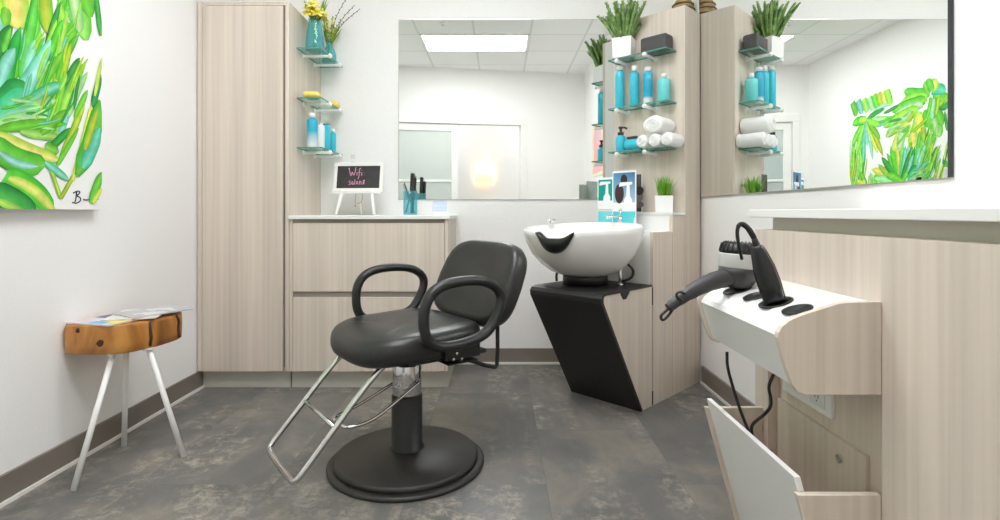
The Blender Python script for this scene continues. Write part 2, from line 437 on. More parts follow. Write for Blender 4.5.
troffer((-.28, 2.05, ZC), 0, 'added, unseen fill light panel in the ceiling above the styling chair', LITB)  # unseen panel, added to spread the room light more evenly
troffer((-1.2, -1.0, ZC), 0, 'added, unseen light panel that lights the hall outside the glass door', HALLP)  # unseen panel, added as a light source for the hall

troffer((.9, -1.0, ZC), 0, 'added, unseen light panel that brightens the hall right of the doorway', HALLP)  # another unseen panel, added to brighten the hall wall
t = thing('wall_sconce', 'glowing half round wall sconce on the hall wall, seen in the back mirror', 'wall lamp', (-.26, YH, 1.62))
b = MB(); b.box(-.05, .05, 0.001, .03, -.07, .07, .004); b.build('back_plate', STEEL, t)
b = MB()
pr = [(.15 * math.cos(R(a)), .03 + .09 * math.sin(R(a))) for a in range(0, 181, 12)]
pi_ = [(.144 * math.cos(R(a)), .03 + .084 * math.sin(R(a))) for a in range(180, -1, -12)]
b.prism(pr + pi_, -.12, .12, 'z', smooth=True); b.build('shade', SHADE, t)
b = MB(); b.blob((0, .06, 0), .03, .025, .05); b.build('bulb', base_mat('sconce_bulb', (255, 255, 255), .5, 0, .2, (255, 226, 176), 30), t)

t = thing('sprinkler', 'small round sprinkler head on the ceiling tile beside the light panel', 'sprinkler', (-.58, 1.62, ZC))
b = MB(); b.lathe([(.045, -.001), (.045, -.006), (.03, -.012)], 24); b.build('escutcheon', WHITEP, t)
b = MB(); b.cyl((0, 0, -.012), (0, 0, -.04), .008); b.cyl((0, 0, -.04), (0, 0, -.045), .018); b.build('head', STEEL, t)

t = thing('wall_panel', 'pale blue panel on the hall wall behind the glass door, seen in the mirrors', 'panel', (-2.35, YH, 1.3))
b = MB(); b.box(-.55, .55, .001, .03, -.6, .75, .004); b.build('board', base_mat('hall_blue', (150, 190, 206), .4), t)
b = MB(); b.box(-.6, .6, .001, .04, -.66, -.6, .004); b.box(-.6, .6, .001, .04, .75, .81, .004); b.box(-.6, -.55, .001, .04, -.6, .75); b.box(.55, .6, .001, .04, -.6, .75); b.build('frame', WHITE, t)

# ------------------------------------------------------------------ mirrors
t = thing('wall_mirror', 'wide frameless mirror on the back wall above the drawer cabinet', 'mirror', (0, YB, 0))
b = MB(); b.box(-.668, .872, -.006, -.001, 1.086, 2.272); b.build('glass', MIRROR, t)
b = MB()
for z0, z1, x0, x1 in ((1.083, 1.086, -.671, .872), (2.272, 2.275, -.671, .872), (1.086, 2.272, -.671, -.668)): b.box(x0, x1, -.0065, -.001, z0, z1)
b.build('edge', STEEL, t)
MA = R(0.0)
t = thing('wall_mirror', 'mirror with a dark vertical edge above the vanity, next to the shelf tower', 'mirror', (XR, 3.212, 0), MA)
b = MB(); b.box(-.006, -.001, -1.787, 0, 1.092, 2.285); b.build('glass', MIRROR, t)
b = MB(); b.box(-.009, -.001, -1.797, -1.7872, 1.092, 2.285); b.build('edge', MEDGE, t)
b = MB(); b.box(-.0075, -.001, -1.797, 0, 1.087, 1.0918); b.box(-.007, -.001, 0.0002, .004, 1.083, 2.285); b.build('bottom_channel', STEEL, t)

# ------------------------------------------------------------------ left tall cabinet
CF = 3.03      # front plane of the back-wall cabinets
t = thing('tall_cabinet', 'tall narrow one door wood laminate cabinet with glass shelves on its side', 'cabinet', (0, 0, 0))
cx0, cx1, cz0, cz1 = -1.700, -1.185, .107, 2.182
b = MB()
b.box(cx0 + .03, cx0 + .048, CF + .02, YB - .002, cz0, cz1); b.box(cx1 - .02, cx1, CF, YB - .002, cz0, cz1, .001)
b.box(cx0 + .048, cx1 - .02, CF + .02, YB - .002, cz0, cz0 + .018); b.box(cx0 + .048, cx1 - .02, CF + .004, YB - .002, cz1 - .018, cz1)
b.box(cx0 + .048, cx1 - .02, YB - .02, YB - .002, cz0 + .018, cz1 - .018)
b.build('carcass', WOOD, t)
b = MB(); b.box(cx0, cx0 + .027, CF + .002, CF + .022, cz0, cz1, .001); b.build('filler_strip', WOOD, t)
b = MB(); b.box(cx0 + .03, cx1 - .034, CF - .001, CF + .018, cz0, cz1 - .022, .0015); b.build('door', WOOD, t)
b = MB(); b.box(cx1 - .033, cx1 - .0205, CF + .012, CF + .019, cz0 + .02, cz1 - .024); b.build('finger_channel', base_mat('channel_dark', (128, 118, 110), .5), t)
b = MB(); b.box(cx0, cx1 - .01, 3.085, 3.100, 0, cz0 - .001); b.build('toe_kick', KICK, t)

# ------------------------------------------------------------------ left low drawer cabinet + counter
t = thing('drawer_cabinet', 'low two drawer wood laminate cabinet under the back wall mirror', 'cabinet', (0, 0, 0))
dx0, dx1, dz1 = -1.183, -.292, .961
b = MB()
b.box(dx0, dx0 + .018, CF + .004, YB - .002, cz0, dz1); b.box(dx0 + .018, dx1 - .02, CF + .022, YB - .002, cz0, cz0 + .018)
b.box(dx0 + .018, dx1 - .02, YB - .02, YB - .002, cz0 + .018, dz1); b.box(dx0 + .018, dx1 - .02, CF + .022, YB - .02, .53, .548)
b.box(dx0 + .018, dx1 - .02, CF + .022, YB - .02, dz1 - .018, dz1)
b.build('carcass', WOOD, t)
b = MB(); b.box(dx1 - .018, dx1, CF + .001, YB - .002, cz0, dz1, .001); b.build('end_panel', WOOD, t)
ex = dx1 - .020
b = MB(); b.box(dx0 + .021, ex, CF, CF + .019, .555, .938, .0015); b.build('drawer_front', WOOD, t)
b = MB(); b.box(dx0 + .021, ex, CF, CF + .019, cz0, .522, .0015); b.build('drawer_front', WOOD, t)
b = MB(); b.box(dx0 + .0195, ex, CF + .012, CF + .0205, .523, .554); b.box(dx0 + .0195, ex, CF + .012, CF + .0205, .939, .9605); b.build('finger_channel', base_mat('channel_grey', (150, 141, 132), .5), t)
b = MB(); b.box(dx0 - .005, -.297, 3.085, 3.100, 0, cz0 - .001); b.box(-.315, -.297, 3.100, YB - .03, 0, cz0 - .001); b.build('toe_kick', KICK, t)
b = MB(); b.box(-1.184, -.282, CF - .012, YB - .0015, .9615, .982, .002)
tag(b.build('countertop', WHITE), 'thin white counter slab on top of the low drawer cabinet', 'countertop')

# ------------------------------------------------------------------ glass shelves
def make_shelf(label, loc, rz, L_, D_, grp, pegs):
    """plate: x outwards 0..D_, y from 0..L_; origin on the plate underside at the wall"""
    t = thing('glass_shelf', label, 'shelf', loc, rz, grp)
    b = MB(); b.box(.002, D_, 0, L_, 0, .008)
    for f in b.bm.faces:
        f.material_index = 0 if abs(f.normal.z) > .9 else 1
    b.bm.normal_update()
    for f in b.bm.faces: f.material_index = 0 if abs(f.normal.z) > .9 else 1
    b.build('glass_plate', [GLASS, GEDGE], t)
    for y in pegs:
        b = MB()
        b.cyl((.0005, y, -.014), (D_ + .012, y, -.014), .0085, seg=16); b.lathe([(.016, 0), (.016, .004), (.010, .008)], 16, M=Matrix.Translation((.0005, y, -.014)) @ Matrix.Rotation(R(90), 4, 'Y'))
        b.blob((D_ + .014, y, -.012), .013, .014, .014)
        b.build('support_peg', CHROME if False else WHITEP, t)
    return t
LZ = (1.961, 1.670, 1.380)
for z, w in zip(LZ, ('topmost glass shelf on the tall cabinet side, holding two aqua vases of flowers', 'middle glass shelf on the tall cabinet side, holding yellow soaps', 'lowest glass shelf on the tall cabinet side, holding four bottles')):
    make_shelf(w, (cx1, 3.14, z - .008), 0, .415, .148, 'glass shelves on the tall cabinet', (.11, .31))

# ------------------------------------------------------------------ right corner tower & wash unit
UA = R(-135); UO = (1.044, 3.047, 0)
UM = Matrix.Translation(UO) @ Matrix.Rotation(UA, 4, 'Z')
def uw(x, y, z=0): return UM @ Vector((x, y, z))
TW = .467
t = thing('shelf_tower', 'wood laminate corner tower with glass shelves behind the wash basin', 'cabinet', UO, UA)
b = MB()
# five-sided corner column: front face, two short returns, two sides along the walls (kept off walls by 2 mm)
def loc2(X, Y):
    v = UM.inverted() @ Vector((X, Y, 0)); return (v.x, v.y)
tz = 2.171
poly = [(-.0192, 0), (-.0192, -TW), loc2(.876, YB - .008), loc2(XR - .009, YB - .008), loc2(XR - .009, 3.188)]
fs = b.prism(poly, 0.001, tz, 'z'); fs[3].material_index = 1; b.build('body', [WOOD, WHITE], t)
b = MB(); b.box(-.0187, 0, -TW, 0, .001, tz, .0008); b.build('front_panel', WOOD, t)

t = thing('shampoo_cabinet', 'stepped wood and white wash cabinet with a slanted black front below the basin', 'cabinet', UO, UA)
b = MB()   # side cheeks, right and left : three steps
for (y0, y1) in ((-.018, 0), (-.43, -.412)):
    b.prism([(.004, 0), (.146, 0), (.146, .983), (.004, .983)], y0, y1, 'y')
b.build('rear_side_panel', WOOD, t)
b = MB()
for (y0, y1) in ((-.018, 0), (-.43, -.412)):
    b.prism([(.150, 0), (.355, 0), (.355, .896), (.150, .896)], y0, y1, 'y')
b.build('middle_side_panel', WOOD, t)
b = MB()
for (y0, y1) in ((-.018, -.001), (-.424, -.412)):
    b.prism([(.366, 0), (.455, 0), (.80, .575), (.80, .617), (.366, .617)], y0, y1, 'y')
b.build('front_side_panel', WOOD, t)
b = MB(); b.box(.130, .146, -.412, -.018, .88, .983); b.box(.1465, .150, -.412, -.018, .88, .983); b.box(.149, .357, -.412, -.018, .88, .8965); b.box(.339, .357, -.412, -.018, .0, .88, .001)
b.build('white_riser', WHITE, t)
b = MB(); b.box(.3565, .3655, -.42, -.008, .0, .615); b.build('shadow_gap', BLACKM, t)
for z0, z1 in ((.52, .613), (.004, .075)):
    b = MB(); b.box(.3568, .3652, -.0075, .0012, z0, z1); b.build('hinge', BLACKM, t)
b = MB(); b.prism([(.585, .6145), (.665, .6145), (.640, .581), (.618, .581)], -.0008, .004, 'y'); b.build('latch', BLACKM, t)
# bent black sheet: flat ledge, rounded nose, slanted front
out = [(.366, .625), (.79, .625), (.815, .619), (.828, .603), (.826, .581), (.480, .0)]
inn = [(.462, .0), (.806, .581), (.808, .601), (.802, .611), (.788, .615), (.366, .617)]
b = MB(); b.prism(out + inn, -.432, .003, 'y'); b.build('black_wrap', BLACKM, t)
b = MB(); b.box(0.003, .148, -.45, .004, .9845, 1.0, .0015)
tag(b.build('countertop', WHITE), 'small white counter slab in front of the shelf tower', 'countertop')
bpy.data.objects['countertop.001'].location = UO; bpy.data.objects['countertop.001'].rotation_euler = (0, 0, UA)

SZ = (1.922, 1.627, 1.365)
for z, w in zip(SZ, ('topmost glass shelf on the corner tower, holding a white potted plant', 'middle glass shelf on the corner tower, holding a row of teal bottles', 'lowest glass shelf on the corner tower, holding rolled white towels')):
    p = uw(0, -.435, z - .008)
    make_shelf(w, p, UA, .385, .117, 'glass shelves on the corner tower', (.07, .255))

# ---- basin
t = thing('shampoo_basin', 'white ceramic shampoo basin with black neck rest on the black ledge', 'basin', uw(.578, -.268, .6256), UA); t.scale = (1, 1, .87)
BA, BB = .326, .322
def rim_drop(a):   # dip at the neck rest (a = 0 is outwards)
    a = a - .16; d = abs((a + math.pi) % (2 * math.pi) - math.pi)
    return .046 * math.exp(-(d / .26) ** 4)
NA = .30
b = MB(); seg = 72
prof_o = [(.33, .055), (.40, .060), (.56, .082), (.72, .126), (.86, .190), (.95, .258), (.99, .312), (1.0, .340)]
prof_i = [(.985, .347), (.955, .341), (.90, .29), (.78, .23), (.58, .17), (.30, .135), (.06, .128)]
rings = []
for s_, z in prof_o + prof_i:
    ring = []
    for i in range(seg):
        a = 2 * math.pi * i / seg
        k = max(0, (z - .12) / .24)
        zz = z - (rim_drop(a) + .022 * math.cos(a)) * min(1, k)
        # more pointed towards the outer end
        ring.append((BA * s_ * math.cos(a) * (1.0 if math.cos(a) > 0 else .70), BB * s_ * math.sin(a), zz))
    rings.append(ring)
b.loft(rings); b.build('bowl', CERAM, t)
b = MB(); b.lathe([(.105, 0), (.118, .004), (.116, .05), (.108, .062)], 40); b.build('base_ring', BLACKP, t)
b = MB(); b.lathe([(.02, .129), (.024, .134), (.016, .142), (0, .143)], 24); b.build('drain', BLACKP, t)
# neck rest : black crescent draped over the dipped rim
b = MB(); rings = []
for i in range(19):
    a = .16 + R(-18 + 36 * i / 18); w = math.sin(math.pi * (i + .6) / 19.2) ** .6
    zt = .347 - rim_drop(a) - .022 * math.cos(a)
    c, s_ = math.cos(a), math.sin(a)
    def pt(k, z): return (BA * k * c, BB * k * s_, z)
    rings.append([pt(.92, zt - .01), pt(.945, zt + .006 * w), pt(.99, zt + .010 * w), pt(1.035, zt + .004 * w), pt(1.045, zt - .03 * w), pt(1.02, zt - .066 * w), pt(.97, zt - .076 * w), pt(.95, zt - .03)])
b.loft(rings); b.build('neck_rest', base_mat('neck_rest_rubber', (24, 24, 24), .28), t)
b = MB()   # faucet on the inner rim
b.cyl((-.236, .06, .345), (-.236, .06, .40), .012); b.tube([(-.236, .06, .395), (-.21, .05, .408), (-.15, .03, .398)], .009, smooth=1); b.cyl((-.236, .06, .40), (-.242, .06, .445), .006); b.blob((-.242, .06, .445), .010, .010, .010)
b.build('faucet', CHROME, t)
b = MB(); b.cyl((-.06, -.280, .34), (-.06, -.280, .372), .010); b.tube([(-.08, -.295, .379), (-.04, -.265, .379)], .006); b.tube([(-.04, -.295, .379), (-.08, -.265, .379)], .006); b.cyl((-.06, -.28, .372), (-.06, -.28, .388), .008); b.build('vacuum_valve', CHROME, t)
b = MB(); b.cyl((-.06, .175, .003), (-.06, .175, .105), .009); b.cyl((-.06, .175, .003), (-.06, .175, .012), .016); b.build('supply_pipe', CHROME, t)
b = MB(); b.tube([(-.15, .12, .008), (-.185, .165, .03), (-.20, .17, .08), (-.17, .14, .125)], .007, smooth=2); b.build('hose', BLACKP, t)
b = MB(); b.tube([(.05, -.15, .008), (.03, -.17, .04), (-.01, -.18, .09)], .007, smooth=2); b.build('hose', BLACKP, t)

# ------------------------------------------------------------------ bottles
def rb(r, h, neck, sh=.012):
    """rounded bottle profile"""
    return [(r * .9, 0), (r, .004), (r, h - sh), (r * .92, h - sh * .4), (neck, h), (neck, h + .004)]
def bottle(label, loc, r, h, neck, caph, mat, capm=None, grp=None, capr=None, name='bottle'):
    t = thing(name, label, 'bottle', loc, 0, grp)
    b = MB(); b.lathe(rb(r, h, neck), 28); b.build('body', mat, t)
    cr = capr or neck * 1.12
    b = MB(); b.lathe([(cr, h + .0045), (cr, h + caph - .003), (cr - .003, h + caph)], 24); b.build('cap', capm or WHITEP, t)
    return t
S3 = LZ[2] + .0006
g = 'bottles on the lowest cabinet side shelf'
bottle('tall white to blue fade bottle with white cap on the lowest cabinet side shelf', (-1.112, 3.20, S3), .031, .172, .016, .036, TGRAD, grp=g)
bottle('plain white bottle right behind the white to blue fade bottle', (-1.088, 3.275, S3), .024, .150, .012, .012, WHITEP, grp=g)
bottle('solid teal bottle with teal cap on the lowest cabinet side shelf', (-1.077, 3.345, S3), .026, .156, .018, .01, TEAL, TEALD, grp=g)
bottle('short teal bottle with white cap at the wall end of the cabinet side shelf', (-1.064, 3.435, S3), .021, .128, .011, .022, TEAL, grp=g)
S1 = SZ[1] + .0006
g = 'teal bottles on the tower shelf'
def tp(x, y, z): return tuple(uw(x, y, z))
bottle('tall slim teal bottle nearest the left end of the tower middle shelf', tp(.066, -.384, S1), .0275, .226, .017, .028, TEAL, grp=g)
bottle('slim teal bottle with narrow white cap, second from left on the tower middle shelf', tp(.06, -.287, S1), .0265, .204, .015, .038, TEAL, grp=g)
bottle('teal bottle with white printed foot, third on the tower middle shelf', tp(.06, -.198, S1), .0265, .188, .018, .028, TGRAD2, grp=g)
bottle('broad pale teal bottle with narrow neck at the right of the tower middle shelf', tp(.055, -.10, S1), .035, .134, .013, .030, TEALL, grp=g)
# lowest tower shelf: pump bottle + lying tube
S0 = SZ[2] + .0006
t = thing('pump_bottle', 'squat teal bottle with dark brown pump head on the tower lowest shelf', 'bottle', uw(.075, -.372, S0), UA)
b = MB(); b.lathe(rb(.028, .095, .016), 28); b.build('body', TEAL, t)
b = MB(); b.lathe([(.018, .0995), (.019, .116), (.008, .120), (.008, .138), (.014, .140), (.014, .15)], 20); b.tube([(0, 0, .145), (0, .028, .143), (0, .042, .134)], .006); b.build('pump', BROWN, t)
t = thing('bottle', 'teal tube lying on its side next to the rolled towels', 'bottle', uw(.062, -.338, S0 + .0365), UA)
Mx = Matrix.Rotation(R(-90), 4, 'X')
b = MB(); b.lathe(rb(.035, .098, .02), 28, M=Mx); b.build('body', TEAL, t)
b = MB(); b.cyl((.0, .005, .042), (.0, .070, .042), .009); b.build('cap', BROWN, t)

# rolled towels
def towel(label, c, r, L_, flat=1.0):
    t = thing('rolled_towel', label, 'towel', uw(*c), UA, 'rolled white towels')
    b = MB(); rings = []
    n = 9
    prof = [(0.0, .72), (.02, .93), (.08, 1.0), (.5, .985), (.92, 1.0), (.98, .93), (1.0, .72)]
    for u, k in prof:
        ring = []
        for i in range(28):
            a = 2 * math.pi * i / 28
            rr = r * k * (1 + .02 * math.sin(3 * a + u * 4) + (.05 if 4 < i < 8 else 0))
            ring.append((u * L_, rr * math.cos(a), rr * math.sin(a) * flat))
        rings.append(ring)
    b.loft(rings); b.build('roll', TOWEL, t)
    b = MB()   # spiral seam on the visible end
    pts = [(L_ + .001, r * (.08 + .60 * k / 40) * math.cos(k * .42), r * flat * (.08 + .60 * k / 40) * math.sin(k * .42)) for k in range(41)]
    b.tube(pts, .0035, 6); b.build('spiral_edge', TOWEL, t)
tz0 = SZ[2] + .0005
towel('rolled white towel at the left of the bottom row beside the teal bottles', (.004, -.186, tz0 + .038), .0365, .150)
towel('rolled white towel in the middle of the bottom row of towels', (.004, -.110, tz0 + .038), .0365, .15)
towel('rolled white towel at the right end of the bottom row of towels', (.004, -.033, tz0 + .038), .0365, .15)
towel('large rolled white towel lying on top of the row of towels', (.004, -.112, tz0 + .1255), .062, .16, .76)

# ------------------------------------------------------------------ plants
def grass_plant(name, label, loc, rz, pot, blades, potmat, leafmat, seed, hmin, hmax, w, spread, potname='pot'):
    t = thing(name, label, 'plant', loc, rz)
    random.seed(seed)
    s, h = pot
    b = MB()
    # square pot with a hollow top
    def sq(k, z): return [(x * s / 2 * k, y * s / 2 * k, z) for x, y in ((-1, -1), (1, -1), (1, 1), (-1, 1))]
    b.loft([sq(.94, 0), sq(1.0, h), sq(.88, h), sq(.86, h - .014)], smooth=False)
    b.build(potname, potmat, t)
    b = MB(); b.box(-s * .43, s * .43, -s * .43, s * .43, h - .0135, h - .008); b.build('soil', base_mat('soil', (66, 54, 42), .9), t)
    b = MB()
    for i in range(blades):
        a = random.uniform(0, 2 * math.pi); rr = random.uniform(0, s * .36)
        base = Vector((rr * math.cos(a), rr * math.sin(a), h - .008))
        L_ = random.uniform(hmin, hmax); tl = random.uniform(.1, 1) ** 1.1 * spread * (.35 + rr / (s * .36) * .65)
        a2 = a + random.uniform(-.6, .6)
        d = Vector((math.cos(a2) * math.sin(tl), math.sin(a2) * math.sin(tl), math.cos(tl)))
        bend = Vector((math.cos(a2), math.sin(a2), -.2)) * -L_ * .12
        b.blade(base, base + d * L_, w * random.uniform(.75, 1.2), bend, nrm=(math.cos(a2), math.sin(a2), .3), n=6)
    b.build('foliage', leafmat, t)
    return t
p = uw(.066, -.355, SZ[0] + .0006)
# leaf clumps of the shelf plant: thick scaly fingers
t = thing('potted_plant', 'green finger leafed plant in a white square pot on the top tower shelf', 'plant', p, R(-28))
s, h = .115, .118
b = MB()
def sq(k, z): return [(x * s / 2 * k, y * s / 2 * k, z) for x, y in ((-1, -1), (1, -1), (1, 1), (-1, 1))]
b.loft([sq(.94, 0), sq(1.0, h), sq(.88, h), sq(.86, h - .016)], smooth=False); b.build('pot', WHITEP, t)
b = MB(); b.box(-s * .43, s * .43, -s * .43, s * .43, h - .0155, h - .009); b.build('soil', base_mat('moss', (70, 76, 42), .9), t)
random.seed(5)
b = MB()
for i in range(42):
    a = 2.399 * i; rr = s * .40 * math.sqrt((i + .5) / 42)
    tl = .04 + .62 * (rr / (s * .4)) ** 1.6 * random.uniform(.5, 1.1); L_ = random.uniform(.15, .25) * (1 - .15 * tl)
    d = Vector((math.cos(a) * math.sin(tl), math.sin(a) * math.sin(tl), math.cos(tl)))
    base = Vector((rr * math.cos(a), rr * math.sin(a), h - .012))
    mid = base + d * L_ * .5 + Vector((0, 0, .012)); tip = base + d * L_ + Vector((math.cos(a), math.sin(a), -.35)) * .03 * tl
    # a finger with rows of little scales
    b.tube([base, mid, tip], .009, 7, smooth=1, rs=[.008, .010, .0105, .008, .003])
    for k in range(13):
        u = .12 + k * .066
        q = base.lerp(mid, u * 2) if u < .5 else mid.lerp(tip, u * 2 - 1)
        for sgn in (0, 1, 2):
            aa = k * 1.1 + sgn * 2.094
            sd = d.orthogonal().normalized(); sd = Matrix.Rotation(aa, 3, d) @ sd
            b.blade(q, q + d * .019 + sd * .013, .009, n=2, thick=.0015)
b.build('foliage', GREENS, t)

grass_plant('grass_plant', 'bright green tufted grass in a white cube pot on the small white counter', uw(.074, -.088, 1.0006), R(-18), (.098, .093), 64, WHITEP, GRASSM, 11, .07, .14, .013, .62)

t = thing('storage_box', 'dark grey rectangular box with rounded corners on the top tower shelf', 'box', uw(.062, -.142, SZ[0] + .0006), UA)
b = MB(); b.box(-.042, .042, -.083, .083, 0, .084, .012, 3); b.build('body', DGREY, t)
b = MB(); b.box(-.030, .030, -.070, .070, .0842, .0865, .001); b.build('lid', base_mat('box_lid_grey', (84, 82, 82), .5), t)

t = thing('wicker_ball', 'brown tan woven object on top of the corner tower by the right wall', 'decoration', (1.118, 3.30, tz + .0006))
b = MB(); b.lathe([(.035, 0), (.058, .02), (.066, .055), (.06, .09), (.045, .12), (.03, .135)], 24); b.build('body', TAN, t)
b = MB()
for z, r in ((.03, .0635), (.06, .0675), (.09, .062)): b.tube([(r * math.cos(a * .2618), r * math.sin(a * .2618), z) for a in range(24)], .004, 6, True)
b.build('woven_band', base_mat('dark_cane', (96, 78, 56), .8), t)

# ------------------------------------------------------------------ flowers in aqua vases (cabinet side top shelf)
def vase(label, loc, prof, seed, nflow, h0, twigs, blooms):
    t = thing('flower_vase', label, 'vase', loc, 0, 'aqua vases on the topmost cabinet side shelf')
    inner = [(max(r - .0035, .001), z + (.004 if i == 0 else 0)) for i, (r, z) in enumerate(prof)]
    b = MB(); b.lathe(prof + inner[::-1], 32, close=False)
    b.bm.faces.new  # open rim kept
    b.lathe([(prof[0][0], 0.0), (0.0, 0.0)], 32, close=False); b.build('glass', TGLASS, t)
    random.seed(seed); ht = prof[-1][1]
    st = MB(); fl = MB(); lf = MB()
    for i in range(nflow):
        a = 2 * math.pi * i / nflow + random.uniform(-.3, .3); tl = random.uniform(.15, .75) if blooms == 'daffodil' else random.uniform(.1, .45)
        L_ = ht + random.uniform(*h0)
        base = Vector((.012 * math.cos(a + 2.5), .012 * math.sin(a + 2.5), .012)); neck = Vector((prof[-1][0] * .55 * math.cos(a), prof[-1][0] * .55 * math.sin(a), ht))
        tip = neck + Vector((math.cos(a) * math.sin(tl), math.sin(a) * math.sin(tl), math.cos(tl))) * (L_ - ht)
        tip.x = max(tip.x, -.018)
        st.tube([base, neck, tip], .0028, 6, smooth=2)
        if blooms == 'daffodil':
            fl = MB()
            d = (tip - neck).normalized(); face = (d + Vector((.3 * math.cos(a), .3 * math.sin(a) - .4, .1))).normalized()
            q = face.to_track_quat('Z', 'Y').to_matrix().to_4x4(); Mq = Matrix.Translation(tip) @ q
            fl.lathe([(.006, -.006), (.010, .012), (.014, .022)], 12, M=Mq)
            for k in range(6):
                aa = k * math.pi / 3
                v0 = Mq @ Vector((.006 * math.cos(aa), .006 * math.sin(aa), 0)); v1 = Mq @ Vector((.052 * math.cos(aa), .052 * math.sin(aa), .006))
                fl.blade(v0, v1, .032, n=5, nrm=face, thick=.0015)
            fl.build('flower', YELL, t)
        else:
            for k in range(16):
                u = .2 + .8 * k / 15; q = neck.lerp(tip, u)
                aa = random.uniform(0, 6.28); dd = Vector((math.cos(aa), math.sin(aa), .5)) * random.uniform(.008, .02)
                (fl if random.random() < .45 else lf).blade(q, q + dd, .012, n=3, thick=.003)
    for i in range(8 if blooms == 'daffodil' else 5):
        a = random.uniform(0, 6.28); neck = Vector((.015 * math.cos(a), .015 * math.sin(a), ht - .02))
        lf.blade(neck, neck + Vector((max(.07 * math.cos(a), -.04), .07 * math.sin(a), random.uniform(.07, .16))), .014, n=6)
    st.build('stem', STEMG, t); 
    if blooms != 'daffodil': fl.build('blossom', YELL, t)
    lf.build('leaf', STEMG, t)
    if twigs:
        b = MB()
        for (dx, dy, dz) in twigs:
            p0 = Vector((0, 0, ht - .03)); p1 = Vector((dx, dy, dz)); mid = p0.lerp(p1, .5) + Vector((-.02, 0, .02))
            b.tube([p0, mid, p1], .0017, 5, smooth=2)
            for k in range(9):
                u = .35 + k * .07; q = p0.lerp(mid, u * 2) if u < .5 else mid.lerp(p1, u * 2 - 1)
                b.blob((q.x + .003 * (-1) ** k, q.y, q.z), .0035, .0035, .0055, 8)
        b.build('twig', TWIG, t)
SS = LZ[0] + .0006
vase('larger aqua glass vase with yellow daffodils on the topmost cabinet side shelf', (-1.108, 3.235, SS), [(.044, 0), (.054, .006), (.056, .03), (.050, .09), (.042, .15), (.036, .178), (.04, .19)], 3, 15, (.015, .085), [], 'daffodil')
vase('smaller aqua glass vase with yellow sprigs and bare twigs on the topmost cabinet side shelf', (-1.103, 3.488, SS), [(.036, 0), (.044, .006), (.045, .05), (.036, .085), (.02, .11), (.019, .14), (.024, .15)], 8, 8, (.05, .16), [(.17, -.02, .37), (.215, -.06, .33), (.12, -.02, .42)], 'sprig')

# yellow soaps
def soap(label, loc, sx, sy, sz, dish):
    t = thing('soap', label, 'soap', loc, 0, 'yellow soaps on the middle cabinet side shelf')
    z = 0
    if dish:
        b = MB(); b.lathe([(.03, 0), (.034, .003), (.036, .005)], 28); b.build('dish', base_mat('soap_dish_grey', (150, 146, 136), .5), t); z = .0055
    b = MB(); b.box(-sx / 2, sx / 2, -sy / 2, sy / 2, z, z + sz, min(sx, sy, sz) * .42, 4)
    for f in b.bm.faces: f.smooth = True
    b.build('bar', YSOAP, t)
soap('wide yellow soap bar on a round grey dish on the middle cabinet side shelf', (-1.112, 3.20, LZ[1] + .0006), .094, .07, .036, True)
soap('small yellow soap bar at the wall end of the middle cabinet side shelf', (-1.064, 3.475, LZ[1] + .0006), .06, .075, .042, False)

# ------------------------------------------------------------------ counter things (left)
CZ = .9826
t = thing('chalkboard_sign', 'small white framed chalkboard with pink writing on a white easel', 'sign', (-.885, 3.36, CZ), R(-6))
tilt = Matrix.Translation((0, 0, .145)) @ Matrix.Rotation(R(-9), 4, 'X')
b = MB()
W2, H2, fr = .160, .186, .022
for x0, x1, z0, z1 in ((-W2, W2, 0, fr), (-W2, W2, H2 - fr, H2), (-W2, -W2 + fr, fr, H2 - fr), (W2 - fr, W2, fr, H2 - fr)): b.box(x0, x1, -.008, .008, z0, z1, .002, M=tilt)
b.build('frame', WHITE, t)
b = MB(); b.box(-W2 + fr, W2 - fr, -.003, .003, fr, H2 - fr, M=tilt); b.build('board', CHALK, t)
b = MB()
def stroke(pts, r=.0023, ox=0, oz=0, k=1.0):
    b.tube([tilt @ Vector((ox + x * k, -.0045, oz + z * k)) for x, z in pts], r, 6, smooth=1)
# first row "Wifi:"
k = .0105; oz = .098; ox = -.062
stroke([(0, 5), (.8, 1), (1.4, 0), (2, 3.4), (2.8, .2), (3.6, 1.5), (4, 5.4)], ox=ox, oz=oz, k=k)
stroke([(-.6, 4.6), (.1, 5.1)], ox=ox, oz=oz, k=k)
stroke([(4.9, 2.5), (5, .4)], ox=ox, oz=oz, k=k); stroke([(4.85, 3.6), (4.95, 3.8)], ox=ox, oz=oz, k=k)
stroke([(7.2, 4.8), (6.5, 4.9), (6.3, 3.6), (6.3, .6), (6.0, -1.6), (5.5, -1.3)], ox=ox, oz=oz, k=k); stroke([(5.7, 2.3), (7, 2.5)], ox=ox, oz=oz, k=k)
stroke([(7.8, 2.3), (7.9, .3)], ox=ox, oz=oz, k=k); stroke([(7.75, 3.5), (7.85, 3.7)], ox=ox, oz=oz, k=k)
stroke([(9.2, 2.2), (9.3, 2.3)], ox=ox, oz=oz, k=k); stroke([(9.2, .6), (9.3, .7)], ox=ox, oz=oz, k=k)
